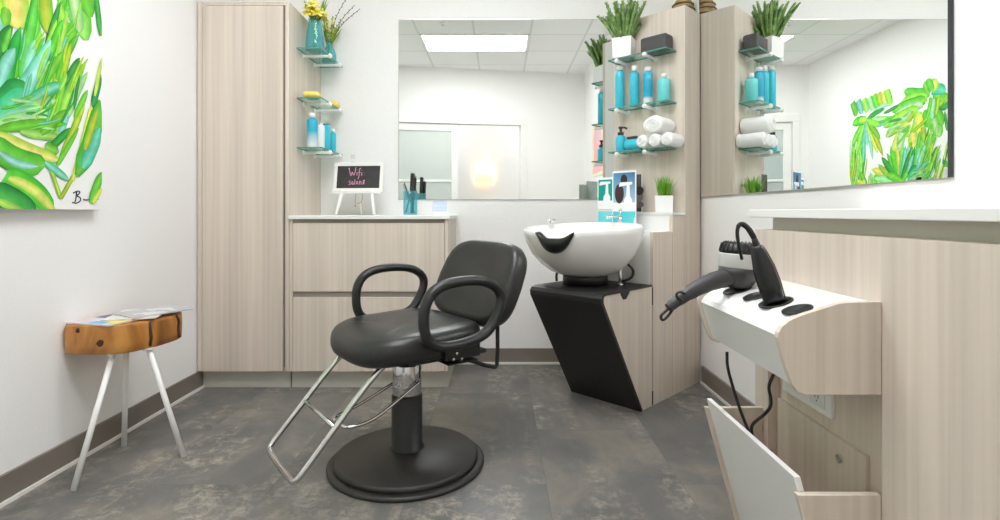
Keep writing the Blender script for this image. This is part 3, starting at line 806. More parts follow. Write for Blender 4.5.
# second row "salon8"
k = .0095; oz = .042; ox = -.060
stroke([(1.2, 2.7), (.3, 2.8), (.2, 1.9), (1.1, 1.3), (1, .3), (0, .3)], ox=ox, oz=oz, k=k)
stroke([(3, 2.4), (2.1, 2.5), (1.9, .6), (2.8, .4), (3, 2.2), (3.1, .2)], ox=ox, oz=oz, k=k)
stroke([(4.1, 3.8), (4.1, .2)], ox=ox, oz=oz, k=k)
stroke([(5.6, 2.6), (5, 1.5), (5.5, .3), (6.3, 1.4), (5.6, 2.6)], ox=ox, oz=oz, k=k)
stroke([(7.2, 2.7), (7.2, .2)], ox=ox, oz=oz, k=k); stroke([(7.2, 2), (8, 2.7), (8.4, 2), (8.4, .2)], ox=ox, oz=oz, k=k)
stroke([(10.3, 3.4), (9.6, 2.8), (10.6, 1.2), (9.9, .3), (9.5, 1.2), (10.7, 2.8), (10.3, 3.4)], ox=ox, oz=oz, k=k)
b.build('pink_writing', PINK, t)
b = MB(); b.cyl((-.092, -.012, .155), (-.122, -.05, .004), .011, .009); b.cyl((.092, -.012, .155), (.122, -.05, .004), .011, .009); b.box(-.16, .16, -.03, .004, .135, .1445, .002); b.build('easel_leg', WHITE, t)
b = MB(); b.cyl((-.01, .03, .17), (-.01, .09, .002), .005); b.build('rear_leg', WHITE, t)
b = MB(); b.tube([(-.01, .0, .145), (-.012, -.01, .09), (-.01, -.012, .06)], .002, 6); b.tube([(.03, .0, .14), (.032, -.005, .10), (.02, -.008, .075), (.0, -.01, .072)], .0018, 6, smooth=2); b.blob((-.01, -.012, .058), .006, .006, .009, 10); b.build('hanging_hook', GOLD, t)

t = thing('wall_outlet', 'white outlet cover plate on the back wall above the chalkboard sign', 'outlet', (-.972, YB, 1.345))
b = MB(); b.box(-.037, .037, -.007, -.001, -.058, .058, .003); b.build('plate', WHITEP, t)
b = MB()
for z in (-.022, .022): b.box(-.016, .016, -.009, -.0072, z - .014, z + .014, .002)
b.build('socket', base_mat('socket_white', (226, 226, 222), .4), t)

t = thing('comb_jar', 'clear aqua glass jar on the counter that holds black combs and brushes', 'jar', (-.558, 3.36, CZ))
b = MB(); b.lathe([(.040, 0), (.043, .004), (.043, .125), (.044, .15), (.041, .15), (.040, .125), (.040, .008), (0, .007)], 32, close=False); b.lathe([(.040, 0), (0, 0)], 32, close=False); b.build('glass', TGLASS, t)
def comb(label, base, tip, w, kind):
    base, tip = Vector(base), Vector(tip); d = (tip - base)
    t = thing('hair_comb' if kind != 'brush' else 'hair_brush', label, 'comb' if kind != 'brush' else 'brush', (-.558, 3.36, CZ), 0, 'black combs and brushes in the aqua jar')
    sd = d.cross(Vector((0, 1, 0))).normalized()
    if kind == 'brush':
        b = MB(); b.tube([base, base.lerp(tip, .55)], .006, 8); b.build('handle', BLACKP, t)
        M = Matrix.Translation(base.lerp(tip, .55)) @ d.to_track_quat('Z', 'Y').to_matrix().to_4x4()
        b = MB(); b.box(-w / 2, w / 2, -.012, .012, 0, d.length * .45, .006, 3, M=M)
        for k in range(6):
            for j in (-1, 0, 1): b.cyl(M @ Vector((j * w * .3, -.012, .012 + k * d.length * .065)), M @ Vector((j * w * .3, -.022, .012 + k * d.length * .065)), .0014, seg=5)
        b.build('brush_head', BLACKP, t)
    else:
        b = MB(); b.tube([base, base.lerp(tip, .5), tip], .0045, 8, rs=[.003, .0045, .006], ry=.004); b.build('spine', BLACKP, t)
        b = MB()
        for k in range(18):
            q = base.lerp(tip, .5 + k * .027); b.cyl(q, q + sd * w, .0012, seg=5)
        b.build('teeth', BLACKP, t)
comb('thin black tail comb leaning left out of the aqua jar', (.026, .004, .012), (-.038, .004, .20), .014, 'comb')
comb('thin black comb crossing to the right in the aqua jar', (-.026, -.008, .012), (.022, -.008, .21), -.012, 'comb')
comb('tallest black brush standing in the middle of the aqua jar', (.004, .014, .012), (.014, .012, .262), .030, 'brush')
comb('black brush leaning right in the aqua jar', (.018, -.022, .012), (.027, -.012, .235), .022, 'brush')

t = thing('card_holder', 'small holder with pale blue cards on the counter right of the comb jar', 'card holder', (-.378, 3.40, CZ), R(4))
b = MB(); b.box(-.046, .046, -.03, .03, 0, .022, .003); b.box(-.046, .046, .02, .03, .0225, .06, .002); b.build('stand', WHITEP, t)
b = MB()
for k in range(6): b.box(-.043, .043, -.022 + k * .006, -.0185 + k * .006, .0226, .074 + .003 * k, .0005)
b.build('cards', noise_mat('pale_blue_card', [(176, 200, 240), (226, 234, 248)], scale=(1, 1, 60), nscale=1, rough=.6), t)

# ------------------------------------------------------------------ posters by the basin
def quad(b, M, x0, x1, z0, z1, col, off):
    vs = [b.bm.verts.new(M @ Vector((off, x, z))) for x, z in ((x0, z0), (x1, z0), (x1, z1), (x0, z1))]
    f = b.bm.faces.new(vs); polyc.append((f, col))
polyc = []
def shape(b, pts, col, off):
    vs = [b.bm.verts.new(Vector((off, x, z))) for x, z in pts]
    f = b.bm.faces.new(vs); f.normal_update()
    if f.normal.x < 0: f.normal_flip()
    polyc.append((f, col))
def finish_print(b, name, t, mat=None, base=(244, 244, 242)):
    global polyc
    lay = b.bm.loops.layers.float_color.new('Col')
    for f in b.bm.faces:
        for l in f.loops: l[lay] = lin(base)
    for f, c in polyc:
        for l, cc in zip(f.loops, c if isinstance(c[0], (tuple, list)) else [c] * len(f.loops)): l[lay] = lin(cc)
    polyc = []
    return b.build(name, mat or PRINT, t)
def ell(cx, cz, rx, rz, n=24): return [(cx + rx * math.cos(2 * math.pi * i / n), cz + rz * math.sin(2 * math.pi * i / n)) for i in range(n)]
# local frame of a poster: x outward, y to the viewer's right, z up
def poster(name, label, x, y, z, w, h, draw, cat='sign', grp=None, lean=0):
    t = thing(name, label, cat, uw(x, y, z), UA, grp)
    b = MB(); b.box(-.004, 0, -w / 2, w / 2, .002, h); o_ = .0006
    draw(b, w, h, o_); finish_print(b, 'card', t)
    b = MB(); b.box(-.006, -.0045, -w / 2 - .002, w / 2 + .002, 0.0, h + .002); b.box(-.045, .012, -w / 2, w / 2, -.0, .0018); b.build('acrylic_stand', CLEARA, t)
    return t
def pump_icon(b, cx, z0, s, col, o_):
    shape(b, [(cx - .030 * s, z0), (cx + .030 * s, z0), (cx + .028 * s, z0 + .03 * s), (cx + .014 * s, z0 + .05 * s), (cx + .011 * s, z0 + .12 * s), (cx - .008 * s, z0 + .12 * s), (cx - .012 * s, z0 + .05 * s), (cx - .026 * s, z0 + .03 * s)], col, o_)
    shape(b, [(cx - .062 * s, z0 + .108 * s), (cx + .03 * s, z0 + .120 * s), (cx + .03 * s, z0 + .135 * s), (cx - .05 * s, z0 + .135 * s), (cx - .062 * s, z0 + .125 * s)], col, o_)
def draw_a(b, w, h, o_):   # teal field with white pump over white band and aqua foot
    shape(b, [(-w / 2 + .004, .005), (w / 2 - .004, .005), (w / 2 - .004, h * .36), (-w / 2 + .004, h * .36)], [(96, 214, 222), (60, 196, 212), (140, 224, 228), (110, 216, 224)], o_)
    shape(b, [(-w / 2 + .004, h * .375), (w / 2 - .004, h * .375), (w / 2 - .004, h * .392), (-w / 2 + .004, h * .392)], (240, 180, 150), o_)
    shape(b, [(-w / 2 + .006, h * .56), (w / 2 - .004, h * .56), (w / 2 - .004, h - .012), (-w / 2 + .006, h - .012)], (22, 160, 146), o_)
    pump_icon(b, .012, h * .56, .82, (240, 242, 242), o_ * 2)
def draw_b(b, w, h, o_):   # hair picture, white pump, aqua foot
    shape(b, [(-w / 2 + .004, .005), (w / 2 - .004, .005), (w / 2 - .004, h * .32), (-w / 2 + .004, h * .32)], [(84, 208, 218), (120, 222, 226), (104, 214, 222), (70, 200, 214)], o_)
    shape(b, ell(w * .46, h * .13, .008, .032, 12), (240, 246, 246), o_ * 2)
    shape(b, [(-w / 2 + .006, h * .47), (w / 2 - .006, h * .47), (w / 2 - .006, h - .010), (-w / 2 + .006, h - .010)], [(160, 200, 220), (170, 206, 222), (58, 110, 160), (76, 140, 186)], o_)
    shape(b, ell(-.030, h * .62, .030, .056), (74, 56, 54), o_ * 2); shape(b, ell(-.0, h * .85, .022, .03), (60, 44, 46), o_ * 2)
    pump_icon(b, .026, h * .44, .92, (246, 246, 246), o_ * 3)
def draw_c(b, w, h, o_):   # dark portrait
    shape(b, [(-w / 2 + .002, .004), (w / 2 - .002, .004), (w / 2 - .002, h - .002), (-w / 2 + .002, h - .002)], [(70, 60, 62), (64, 56, 58), (92, 82, 80), (84, 74, 74)], o_)
    shape(b, ell(.035, h * .42, .024, .036), (120, 106, 104), o_ * 2); shape(b, ell(.03, h * .2, .034, .02), (104, 92, 92), o_ * 2); shape(b, ell(.034, h * .56, .03, .026), (56, 48, 50), o_ * 3)
poster('counter_poster', 'card with a hair photo, white pump and aqua foot standing behind the basin', .252, -.238, .8972, .152, .336, draw_b)
poster('counter_poster', 'card with a white pump on a green teal field, left of the hair photo card', .235, -.375, .8972, .105, .305, draw_a)
poster('counter_poster', 'dark grey portrait card standing half hidden behind the hair photo card', .06, -.288, 1.0006, .10, .226, draw_c)

t = thing('wall_poster', 'pink poster with a yellow border on the right wall, seen in the back mirror', 'poster', (XR, .58, 1.78))
b = MB(); b.box(-.012, -.001, -.36, .36, -.34, .32)
o_ = -.0124
def shp(pts, col, off):
    vs = [b.bm.verts.new(Vector((off, x, z))) for x, z in pts]; f = b.bm.faces.new(vs); f.normal_update()
    if f.normal.x > 0: f.normal_flip()
    polyc.append((f, col))
shp([(-.35, -.33), (.35, -.33), (.35, .31), (-.35, .31)], (250, 232, 190), o_)
shp([(-.30, -.30), (.34, -.30), (.26, -.05), (.30, .12), (.2, .28), (-.12, .28), (-.26, .12), (-.2, -.05)], (246, 178, 184), o_ - .0004)
shp(ell(.02, .14, .09, .07), (206, 190, 214), o_ - .0008)
finish_print(b, 'print', t)

# ------------------------------------------------------------------ big leaf painting on the left wall
t = thing('leaf_painting', 'large white canvas of bright green tropical leaves hanging above the side table', 'painting', (0, 0, 0))
PX = -1.670
PY0, PY1, PZ0, PZ1 = .89, 2.262, 1.010, 2.285
b = MB(); b.box(XL + .002, PX, PY0, PY1, PZ0, PZ1, .002)
nbase = len(b.bm.faces)
def DV(px, py):
    Y = K * 1.67 / (CX - px); return Y, 1 + (HY - py) / K * Y
def RV(px, py):
    Yp = K * 4.05 / (px - CX); return 7.14 - Yp, 1 + (HY - py) / K * Yp
G = {'g': ((64, 166, 44), (128, 212, 72)), 'd': ((28, 124, 52), (74, 180, 74)), 'l': ((104, 196, 62), (178, 226, 96)), 'y': ((150, 208, 62), (244, 232, 124)),
     't': ((50, 170, 110), (136, 214, 186)), 'b': ((92, 190, 124), (168, 226, 218)), 'p': ((112, 200, 110), (188, 230, 166)), 'k': ((84, 172, 36), (198, 218, 72))}
layer = [0]
def leaf(a, c, w, key, bow=0.0, tipw=.25, basew=.45):
    """painted leaf from a to c in canvas metres (Y,z), clipped to the canvas"""
    a, c = Vector(a), Vector(c); d = c - a; L_ = d.length
    if L_ < 1e-4: return
    nrm = Vector((-d.y, d.x)).normalized(); layer[0] += 1
    x = PX + .0004 + layer[0] * .000012
    n = 9; rows = []
    e, m = G[key]; rng = random.Random(layer[0])
    j = lambda c3: tuple(max(0, min(255, v + rng.uniform(-16, 16))) for v in c3)
    e, m = j(e), j(m)
    for i in range(n + 1):
        u = i / n; p = a + d * u + nrm * bow * L_ * 4 * u * (1 - u)
        ww = w * .5 * min(1, basew + 3.2 * u) * (1 - max(0, (u - .6) / .4) ** 2 * (1 - tipw))
        if i == n: ww *= .45
        row = []
        for k in (-1, -.72, -.1, .6, 1):
            q = p + nrm * ww * k
            q = Vector((min(max(q.x, PY0 + .001), PY1 - .001), min(max(q.y, PZ0 + .001), PZ1 - .001)))
            row.append(b.bm.verts.new((x, q.x, q.y)))
        rows.append(row)
    cols = [e, tuple((p_ + q_) / 2 for p_, q_ in zip(e, m)), m, tuple((p_ * .5 + q_ * .5) for p_, q_ in zip(e, m)), e]
    for r0, r1, i in zip(rows, rows[1:], range(n)):
        for k in range(4):
            vs = (r0[k], r0[k + 1], r1[k + 1], r1[k])
            f = b.bm.faces.new(vs); f.normal_update()
            cc = [cols[k], cols[k + 1], cols[k + 1], cols[k]]
            if f.normal.x < 0: f.normal_flip()
            polyc.append((f, dict(zip(vs, cc))))
def D(x0, y0, x1, y1, w, key, bow=0.0, tipw=.25, basew=.45): leaf(DV(x0, y0), DV(x1, y1), w * .0039, key, bow, tipw, basew)
def RR(x0, y0, x1, y1, w, key, bow=0.0, tipw=.25, basew=.45): leaf(RV(x0, y0), RV(x1, y1), w * .0115, key, bow, tipw, basew)
def C(x, y): return 840 + x / 4.333, 70 + y / 4.333
def RC(x0, y0, x1, y1, w, key, bow=0.0, tipw=.25, basew=.45):
    p, q = C(x0, y0), C(x1, y1); RR(*p, *q, w / 4.333, key, bow, tipw, basew)
# --- left two thirds (known from the mirror)
rg = random.Random(4)
for i in range(46):    # reeds at the lower left
    x = 52 + rg.uniform(0, 46); RC(x, 500, x + rg.uniform(-16, 24), rg.uniform(290, 420), rg.uniform(9, 16), rg.choice('gdllkp'), rg.uniform(-.06, .06))
for i in range(16):
    x = 90 + rg.uniform(0, 90); RC(x, 500, x + rg.uniform(-30, 30), rg.uniform(440, 480), rg.uniform(14, 26), rg.choice('glyp'))
for k, (x, y, key) in enumerate(((60, 165, 'g'), (84, 156, 't'), (108, 150, 'l'), (132, 142, 'p'), (152, 132, 'g'), (172, 124, 'k'), (192, 116, 'y'), (208, 110, 'l'))):
    RC(x - 4, y - 24, x + 14, y + (34 if k < 5 else 44), 34, key, 0, .7, .9)
for (x, y, w, key) in ((55, 330, 34, 'g'), (72, 372, 30, 'l'), (105, 402, 26, 't'), (120, 330, 24, 'b'), (144, 388, 22, 'b'), (165, 360, 30, 'y'), (188, 372, 26, 'k'), (176, 300, 28, 'g'), (56, 236, 40, 'g'), (84, 222, 34, 'l'), (160, 214, 30, 'g'), (214, 206, 26, 'p'), (196, 168, 22, 'd'), (182, 238, 26, 'l')):
    RC(118, 216, x, y, w, key, rg.uniform(-.05, .05), .3, .25)
for (x, y, w, key) in ((140, 432, 40, 'y'), (168, 410, 30, 'l'), (182, 378, 30, 'd'), (205, 360, 24, 'g'), (222, 330, 34, 'g'), (244, 320, 34, 'y'), (264, 300, 30, 'l'), (286, 330, 26, 't'), (304, 305, 24, 'b'), (318, 330, 22, 'd'), (340, 340, 24, 'g'), (150, 470, 34, 'p'), (200, 455, 34, 'g')):
    RC(268, 486, x, y, w, key, rg.uniform(-.06, .06), .25, .5)
# monstera
for (x0, y0, x1, y1, w, key) in ((392, 100, 280, 92, 44, 'g'), (380, 120, 270, 140, 40, 'l'), (372, 130, 228, 180, 44, 'g'), (360, 150, 240, 196, 34, 'p'), (340, 170, 190, 248, 42, 'l'), (320, 190, 200, 290, 40, 'k'), (300, 230, 232, 350, 52, 'y'), (280, 250, 260, 352, 40, 'p'), (345, 180, 300, 330, 44, 'l'), (350, 190, 336, 322, 56, 'y'), (380, 170, 390, 250, 50, 'g'), (400, 150, 436, 290, 50, 'l'), (410, 140, 446, 240, 40, 'g'), (420, 120, 474, 160, 46, 'd'), (410, 100, 474, 130, 44, 'g'), (400, 90, 460, 90, 40, 't'), (390, 90, 372, 48, 44, 'l'), (396, 84, 424, 44, 44, 'y'), (400, 92, 380, 40, 30, 'g')):
    RC(x0, y0, x1, y1, w, key, rg.uniform(-.08, .08), .45, .6)
RC(470, 110, 290, 292, 14, 'k', .03, .8, .9)
RC(300, 260, 246, 330, 10, 'g', 0, .5, .9)
for i in range(40):    # reeds at the middle right
    x = 326 + rg.uniform(0, 70); RC(x, 490, x + rg.uniform(-6, 46), rg.uniform(330, 420), rg.uniform(10, 18), rg.choice('gdlkbg'), rg.uniform(-.05, .05))
for i in range(14):
    x = 370 + rg.uniform(0, 56); y = rg.uniform(120, 300); RC(x, y + rg.uniform(20, 60), x + rg.uniform(-24, 24), y - rg.uniform(10, 40), rg.uniform(12, 22), rg.choice('glkpgl'), rg.uniform(-.08, .08))
for i in range(14):
    x = 210 + rg.uniform(0, 130); y = rg.uniform(150, 270); RC(x, y, x - rg.uniform(20, 70), y + rg.uniform(10, 50), rg.uniform(9, 18), rg.choice('gdlpbt'), rg.uniform(-.1, .1))
# --- right third, seen directly
for s_ in (
    (14, -14, 16, 28, 27, 'y', 0, .8, .9), (6, 8, 4, 26, 10, 'g'), (38, 75, 33, -6, 11, 'g'), (20, 76, 36, -4, 12, 'g'), (44, -10, 47, 33, 16, 'k', 0, .6, .8),
    (72, -12, 79, 32, 16, 'p', 0, .7, .8), (100, 36, 95, -10, 8, 'd'), (40, 90, 60, 2, 8, 'd', .03), (36, 86, 56, 20, 8, 'l'), (52, 74, 67, 12, 8, 'l'), (56, 80, 78, 35, 9, 'g', .04), (60, 84, 70, 44, 8, 'k'),
    (64, 84, 79, 58, 8, 'd'), (46, 62, 62, 20, 9, 'g'), (30, 70, 40, 30, 8, 'l'), (2, 52, 10, 28, 6, 'g'), (6, 100, 20, 27, 11, 'd', .04), (-4, 90, 14, 48, 12, 'b', .03),
    (24, 78, 34, 40, 10, 'b'), (8, 106, 50, 40, 16, 'b', -.04), (0, 112, 24, 82, 26, 'd'), (36, 92, 62, 52, 10, 'g'), (60, 116, 85, 62, 10, 'l', .03), (68, 116, 87, 72, 8, 'p', .03), (74, 118, 87, 90, 7, 'g'),
    (-2, 122, 30, 92, 26, 't'), (24, 106, 64, 83, 11, 't', .04), (10, 114, 56, 100, 12, 'p'), (4, 116, 40, 108, 10, 'b'), (-4, 124, 62, 116, 12, 'p', .03), (-4, 130, 66, 124, 10, 'g', .03), (20, 132, 62, 138, 9, 'l'), (40, 134, 66, 110, 9, 'g'), (48, 150, 70, 128, 8, 'd'), (44, 146, 58, 152, 12, 'g'),
    (-4, 134, 58, 160, 13, 'y', -.03, .5), (-4, 147, 44, 164, 24, 'g', -.12, .6, .8), (-2, 152, 38, 166, 8, 'b', -.1), (58, 164, 84, 104, 8, 'k'), (56, 166, 78, 128, 6, 'g'), (4, 176, 52, 214, 22, 'g', .1, .7, .9), (8, 178, 54, 214, 10, 'y', .1, .7), (-6, 192, 34, 216, 22, 'd', .05, .7, .9), (-4, 200, 26, 214, 8, 'l'),
    (60, 198, 47, 160, 4.5, 'k', 0, .8, .9), (60, 198, 75, 172, 5, 'k', 0, .8, .9), (72, 180, 91, 104, 5, 'y', 0, .8, .9), (44, 162, 68, 180, 8, 't'), (76, 176, 99, 100, 22, 'g', -.05, .3, .3), (82, 168, 99, 128, 16, 't', -.02), (84, 150, 97, 108, 9, 'k'), (92, 106, 100, 74, 9, 'd'), (94, 96, 101, 58, 5, 'y'), (90, 203, 101, 172, 11, 'g'), (92, 203, 101, 188, 6, 'y')):
    D(*s_)
for i in range(26):   # thin dry-brush strokes over the fronds
    x = rg.uniform(14, 78); y = rg.uniform(30, 128); D(x, y, x + rg.uniform(4, 16), y - rg.uniform(16, 40), rg.uniform(1.6, 4), rg.choice('ddgktl'), rg.uniform(-.06, .06))
for i in range(14):
    x = rg.uniform(0, 40); y = rg.uniform(96, 130); D(x, y, x + rg.uniform(14, 26), y - rg.uniform(-4, 12), rg.uniform(1.6, 3.4), rg.choice('dgpt'), rg.uniform(-.06, .06))
layer[0] += 40
xs = PX + .0012
nleaf = len(b.bm.faces)
sigf = set()
def sig(pts, r=.0022):
    for f in b.tube([(xs, *DV(x, y)) for x, y in pts], r, 6, smooth=1): sigf.add(f)
sig([(76.5, 191), (75, 203), (72, 202.5)]); sig([(73, 193), (78, 190.5), (80, 192.5), (76, 196), (80.5, 197.5), (80, 201.5), (75, 203.5)]); sig([(83, 199), (85, 200), (88, 199.5), (92, 200), (98, 199)])
lay = b.bm.loops.layers.float_color.new('Col')
for i, f in enumerate(b.bm.faces):
    f.material_index = 0 if f in sigf else 1
    for l in f.loops: l[lay] = lin((44, 50, 46)) if f in sigf else lin((242, 241, 238))
for f, cm in polyc:
    f.smooth = False; f.material_index = 0
    for l in f.loops: l[lay] = lin(cm[l.vert])
polyc = []
b.build('canvas', [ART, base_mat('canvas_white', (243, 242, 240), .8)], t)

# ------------------------------------------------------------------ side table
t = thing('side_table', 'live edge wood slab side table on three white legs, holding magazines', 'table', (-1.53, 2.22, 0))
ox, oy = -1.53, 2.22
ol = [(-1.702, 2.13), (-1.696, 2.09), (-1.60, 2.087), (-1.53, 2.088), (-1.475, 2.096), (-1.443, 2.13), (-1.428, 2.172), (-1.424, 2.197), (-1.408, 2.212), (-1.402, 2.25), (-1.394, 2.30), (-1.392, 2.345), (-1.40, 2.385), (-1.43, 2.415), (-1.52, 2.43), (-1.60, 2.42), (-1.66, 2.385), (-1.70, 2.32), (-1.704, 2.2)]
b = MB(); rings = []
def sm(pts, it=2):
    for _ in range(it):
        q = []
        for i in range(len(pts)):
            a_, c_ = pts[i], pts[(i + 1) % len(pts)]
            q += [(a_[0] * .75 + c_[0] * .25, a_[1] * .75 + c_[1] * .25), (a_[0] * .25 + c_[0] * .75, a_[1] * .25 + c_[1] * .75)]
        pts = q
    return pts
o2 = sm(ol, 2); cxm = -1.54; cym = 2.25
for k, z in ((.955, .448), (.985, .452), (.995, .48), (1.0, .51), (.998, .548), (.985, .558), (.96, .560)):
    rings.append([(min(cxm + (x - cxm) * k, XL + .03 + 10) - ox, cym + (y - cym) * k - oy, z) for x, y in o2])
b.loft(rings, smooth=True); b.build('slab_top', SLABW, t, sharp=50)
for (x, z, r) in ((-1.632, .541, .013), (-1.552, .497, .021)):
    b = MB(); b.lathe([(r, -.004), (r * .9, .0022), (r * .5, .003), (0, .0032)], 14, M=Matrix.Translation((x - ox, 2.0895 - oy + .0015, z)) @ Matrix.Rotation(R(90), 4, 'X')); b.build('knot', BARK, t)
b = MB()
b.tube([(-1.426 - ox, 2.196 - oy, .553), (-1.422 - ox, 2.196 - oy, .52), (-1.419 - ox, 2.198 - oy, .49), (-1.423 - ox, 2.196 - oy, .456)], .006, 8)
b.build('bark_crack', BARK, t)
b = MB(); b.tube([(-1.3975 - ox, 2.325 - oy, .556), (-1.3925 - ox, 2.34 - oy, .53), (-1.394 - ox, 2.335 - oy, .50), (-1.3935 - ox, 2.345 - oy, .458)], .007, 8, smooth=1); b.build('bark_edge', BARK, t)
for (tx, ty, fx, fy) in ((-1.525, 2.13, -1.532, 1.938), (-1.435, 2.205, -1.291, 2.207), (-1.57, 2.27, -1.609, 2.311)):
    b = MB(); b.tube([(tx - ox, ty - oy, .446), (fx - ox, fy - oy, .0)], .0105, 14, rs=[.0105, .0105]); b.cyl((tx - ox, ty - oy, .440), (tx - ox, ty - oy, .4475), .022)
    b.build('leg', WHITE, t)
def magazine(label, c, rz, w, h, z, th, cols, seed, base):
    t = thing('magazine', label, 'magazine', (c[0], c[1], z), rz, 'magazines on the side table')
    b = MB(); b.box(-w / 2, w / 2, -h / 2, h / 2, .0004, th - .0012, .0008); b.build('pages', base_mat('page_white', (232, 230, 226), .6), t)
    b = MB(); b.box(-w / 2 - .001, w / 2 + .001, -h / 2 - .001, h / 2 + .001, th - .0011, th - .0003); b.box(-w / 2 - .0022, -w / 2 - .0011, -h / 2, h / 2, .0004, th - .0012)
    rnd = random.Random(seed)
    for i in range(12):
        x = rnd.uniform(-w * .46, w * .2); y = rnd.uniform(-h * .48, h * .25); c_ = rnd.choice(cols); ww = rnd.uniform(.03, .09); hh = rnd.uniform(.02, .07)
        zz = th + .00005 + i * .00003
        vs = [b.bm.verts.new((xx, yy, zz)) for xx, yy in ((x, y), (min(x + ww, w / 2), y), (min(x + ww, w / 2), min(y + hh, h / 2)), (x, min(y + hh, h / 2)))]
        f = b.bm.faces.new(vs); polyc.append((f, c_))
    finish_print(b, 'cover', t, base=base)
magazine('open edged magazine with pink and yellow print at the bottom left of the table pile', (-1.575, 2.225), R(-14), .215, .26, .5605, .006, [(236, 190, 205), (120, 190, 220), (240, 220, 120), (90, 100, 130), (200, 90, 130)], 1, (214, 204, 210))
magazine('white magazine in the middle of the pile on the side table', (-1.525, 2.285), R(16), .19, .24, .5667, .006, [(220, 220, 220), (190, 190, 196), (170, 160, 170)], 2, (222, 220, 218))
magazine('grey covered magazine on top with its corner over the right table edge', (-1.485, 2.315), R(-32), .18, .24, .5729, .005, [(206, 204, 206), (186, 184, 188), (216, 214, 216)], 3, (188, 185, 187))

# ------------------------------------------------------------------ styling chair
t = thing('styling_chair', 'black vinyl salon styling chair on a round black pedestal base', 'chair', (-.372, 2.16, 0), R(-143.13))
b = MB(); b.lathe([(.304, 0), (.308, .004), (.308, .012), (.300, .018), (.282, .019)], 72); b.lathe([(.284, .0185), (.283, .034), (.276, .040), (.10, .058), (.066, .064)], 72)
b.build('pedestal_base', BASEM, t)
b = MB(); b.lathe([(.070, .060), (.068, .068), (.061, .070), (.0605, .272), (.057, .276)], 40); b.build('pump_column', BLACKM, t)
b = MB(); b.lathe([(.056, .2765), (.0575, .280), (.0575, .392), (.053, .405), (.03, .408)], 40); b.lathe([(.033, .407), (.033, .446)], 28); b.build('chrome_collar', CHROME, t)
b = MB(); b.box(-.12, .14, -.11, .11, .4465, .4625, .004); b.box(-.23, .10, -.225, -.185, .450, .466, .003); b.box(-.23, .10, .185, .225, .450, .466, .003); b.box(-.10, -.06, -.226, .226, .448, .464, .003); b.build('seat_bracket', BLACKM, t)
def sup(n, rx, ry, e=3.0):
    out = []
    for i in range(n):
        a = 2 * math.pi * i / n; c, s_ = math.cos(a), math.sin(a)
        out.append((rx * math.copysign(abs(c) ** (2 / e), c), ry * math.copysign(abs(s_) ** (2 / e), s_)))
    return out
b = MB(); rings = []
for k, z in ((.78, .464), (.91, .467), (.975, .480), (1.0, .502), (1.0, .522), (.988, .540), (.955, .554), (.89, .563), (.70, .567), (.45, .566), (.2, .565)):
    ring = []
    for x, y in sup(64, .262, .272, 3.2):
        xx, yy = x * k, y * k
        f = max(0, xx / .262)
        dz = -.020 * f ** 3 - .006 * max(0, f - .2) + .012 * max(0, -xx / .262) * (1 if z > .48 else .6)
        if z > .54: dz -= .012 * (1 - min(1, (abs(yy) / .2) ** 2)) * (.3 + .7 * (xx < .1))
        ring.append((xx + .008 - (.012 if z < .46 else 0) * 0, yy, z + dz))
    rings.append(ring)
b.loft(rings); b.build('seat_cushion', VINYL, t)
# backrest
Mb = Matrix.Translation((-.240, 0, .545)) @ Matrix.Rotation(R(-24.5), 4, 'Y')
b = MB(); rings = []
for k, x in ((.60, -.094), (.86, -.092), (.955, -.082), (1.0, -.060), (1.0, -.035), (.975, -.015), (.92, -.004), (.80, .0), (.55, -.004), (.25, -.007)):
    ring = []
    for yy, zz in sup(64, .276, .186, 3.7):
        wz = 1 - .06 * max(0, zz / .186)
        y_, z_ = yy * k * wz, zz * k
        ring.append(Mb @ Vector((x + .020 * (y_ / .276) ** 2, y_, .186 + z_)))
    rings.append(ring)
b.loft(rings); b.build('backrest', VINYL, t)
armp = [(x + .02, z - (.014 if z < .6 else 0)) for x, z in ((.072, .628), (.066, .68), (.035, .725), (-.02, .746), (-.10, .752), (-.18, .745), (-.235, .722), (-.262, .69), (-.262, .65), (-.24, .605), (-.205, .568), (-.15, .545), (-.07, .535), (.0, .536), (.045, .556), (.066, .588))]
for sg in (1, -1):
    b = MB(); b.tube([(x, .302 * sg, z) for x, z in armp], .0185, 14, True, smooth=2, ry=None)
    for v in b.bm.verts: v.co.y = .302 * sg + (v.co.y - .302 * sg) * 1.25
    b.build('armrest', BLACKP, t)
    b = MB(); b.box(-.16, -.01, min(.276 * sg, .283 * sg), max(.276 * sg, .283 * sg), .462, .535, .002); b.box(-.15, -.02, min(.19 * sg, .283 * sg), max(.19 * sg, .283 * sg), .4455, .4495, .001); b.build('arm_bracket', BLACKM, t)
    b = MB()
    for x, z in ((-.04, .467), (-.075, .463), (-.055, .487)): b.cyl((x, .2835 * sg, z), (x, .288 * sg, z), .0055, seg=10)
    b.build('bolt', CHROME, t)
    b = MB(); b.tube([(-.12, .17 * sg, .443), (-.31, .17 * sg, .362), (-.325, .17 * sg, .378), (-.325, .17 * sg, .60)], .0085, 10, smooth=1); b.build('back_support', BLACKM, t)
b = MB(); b.box(-.27, -.20, -.045, .045, .455, .467, .002); b.box(-.30, -.285, -.045, .045, .46, .575, .002); b.box(-.295, -.22, -.045, .045, .456, .466, .002); b.build('back_bracket', BLACKM, t)
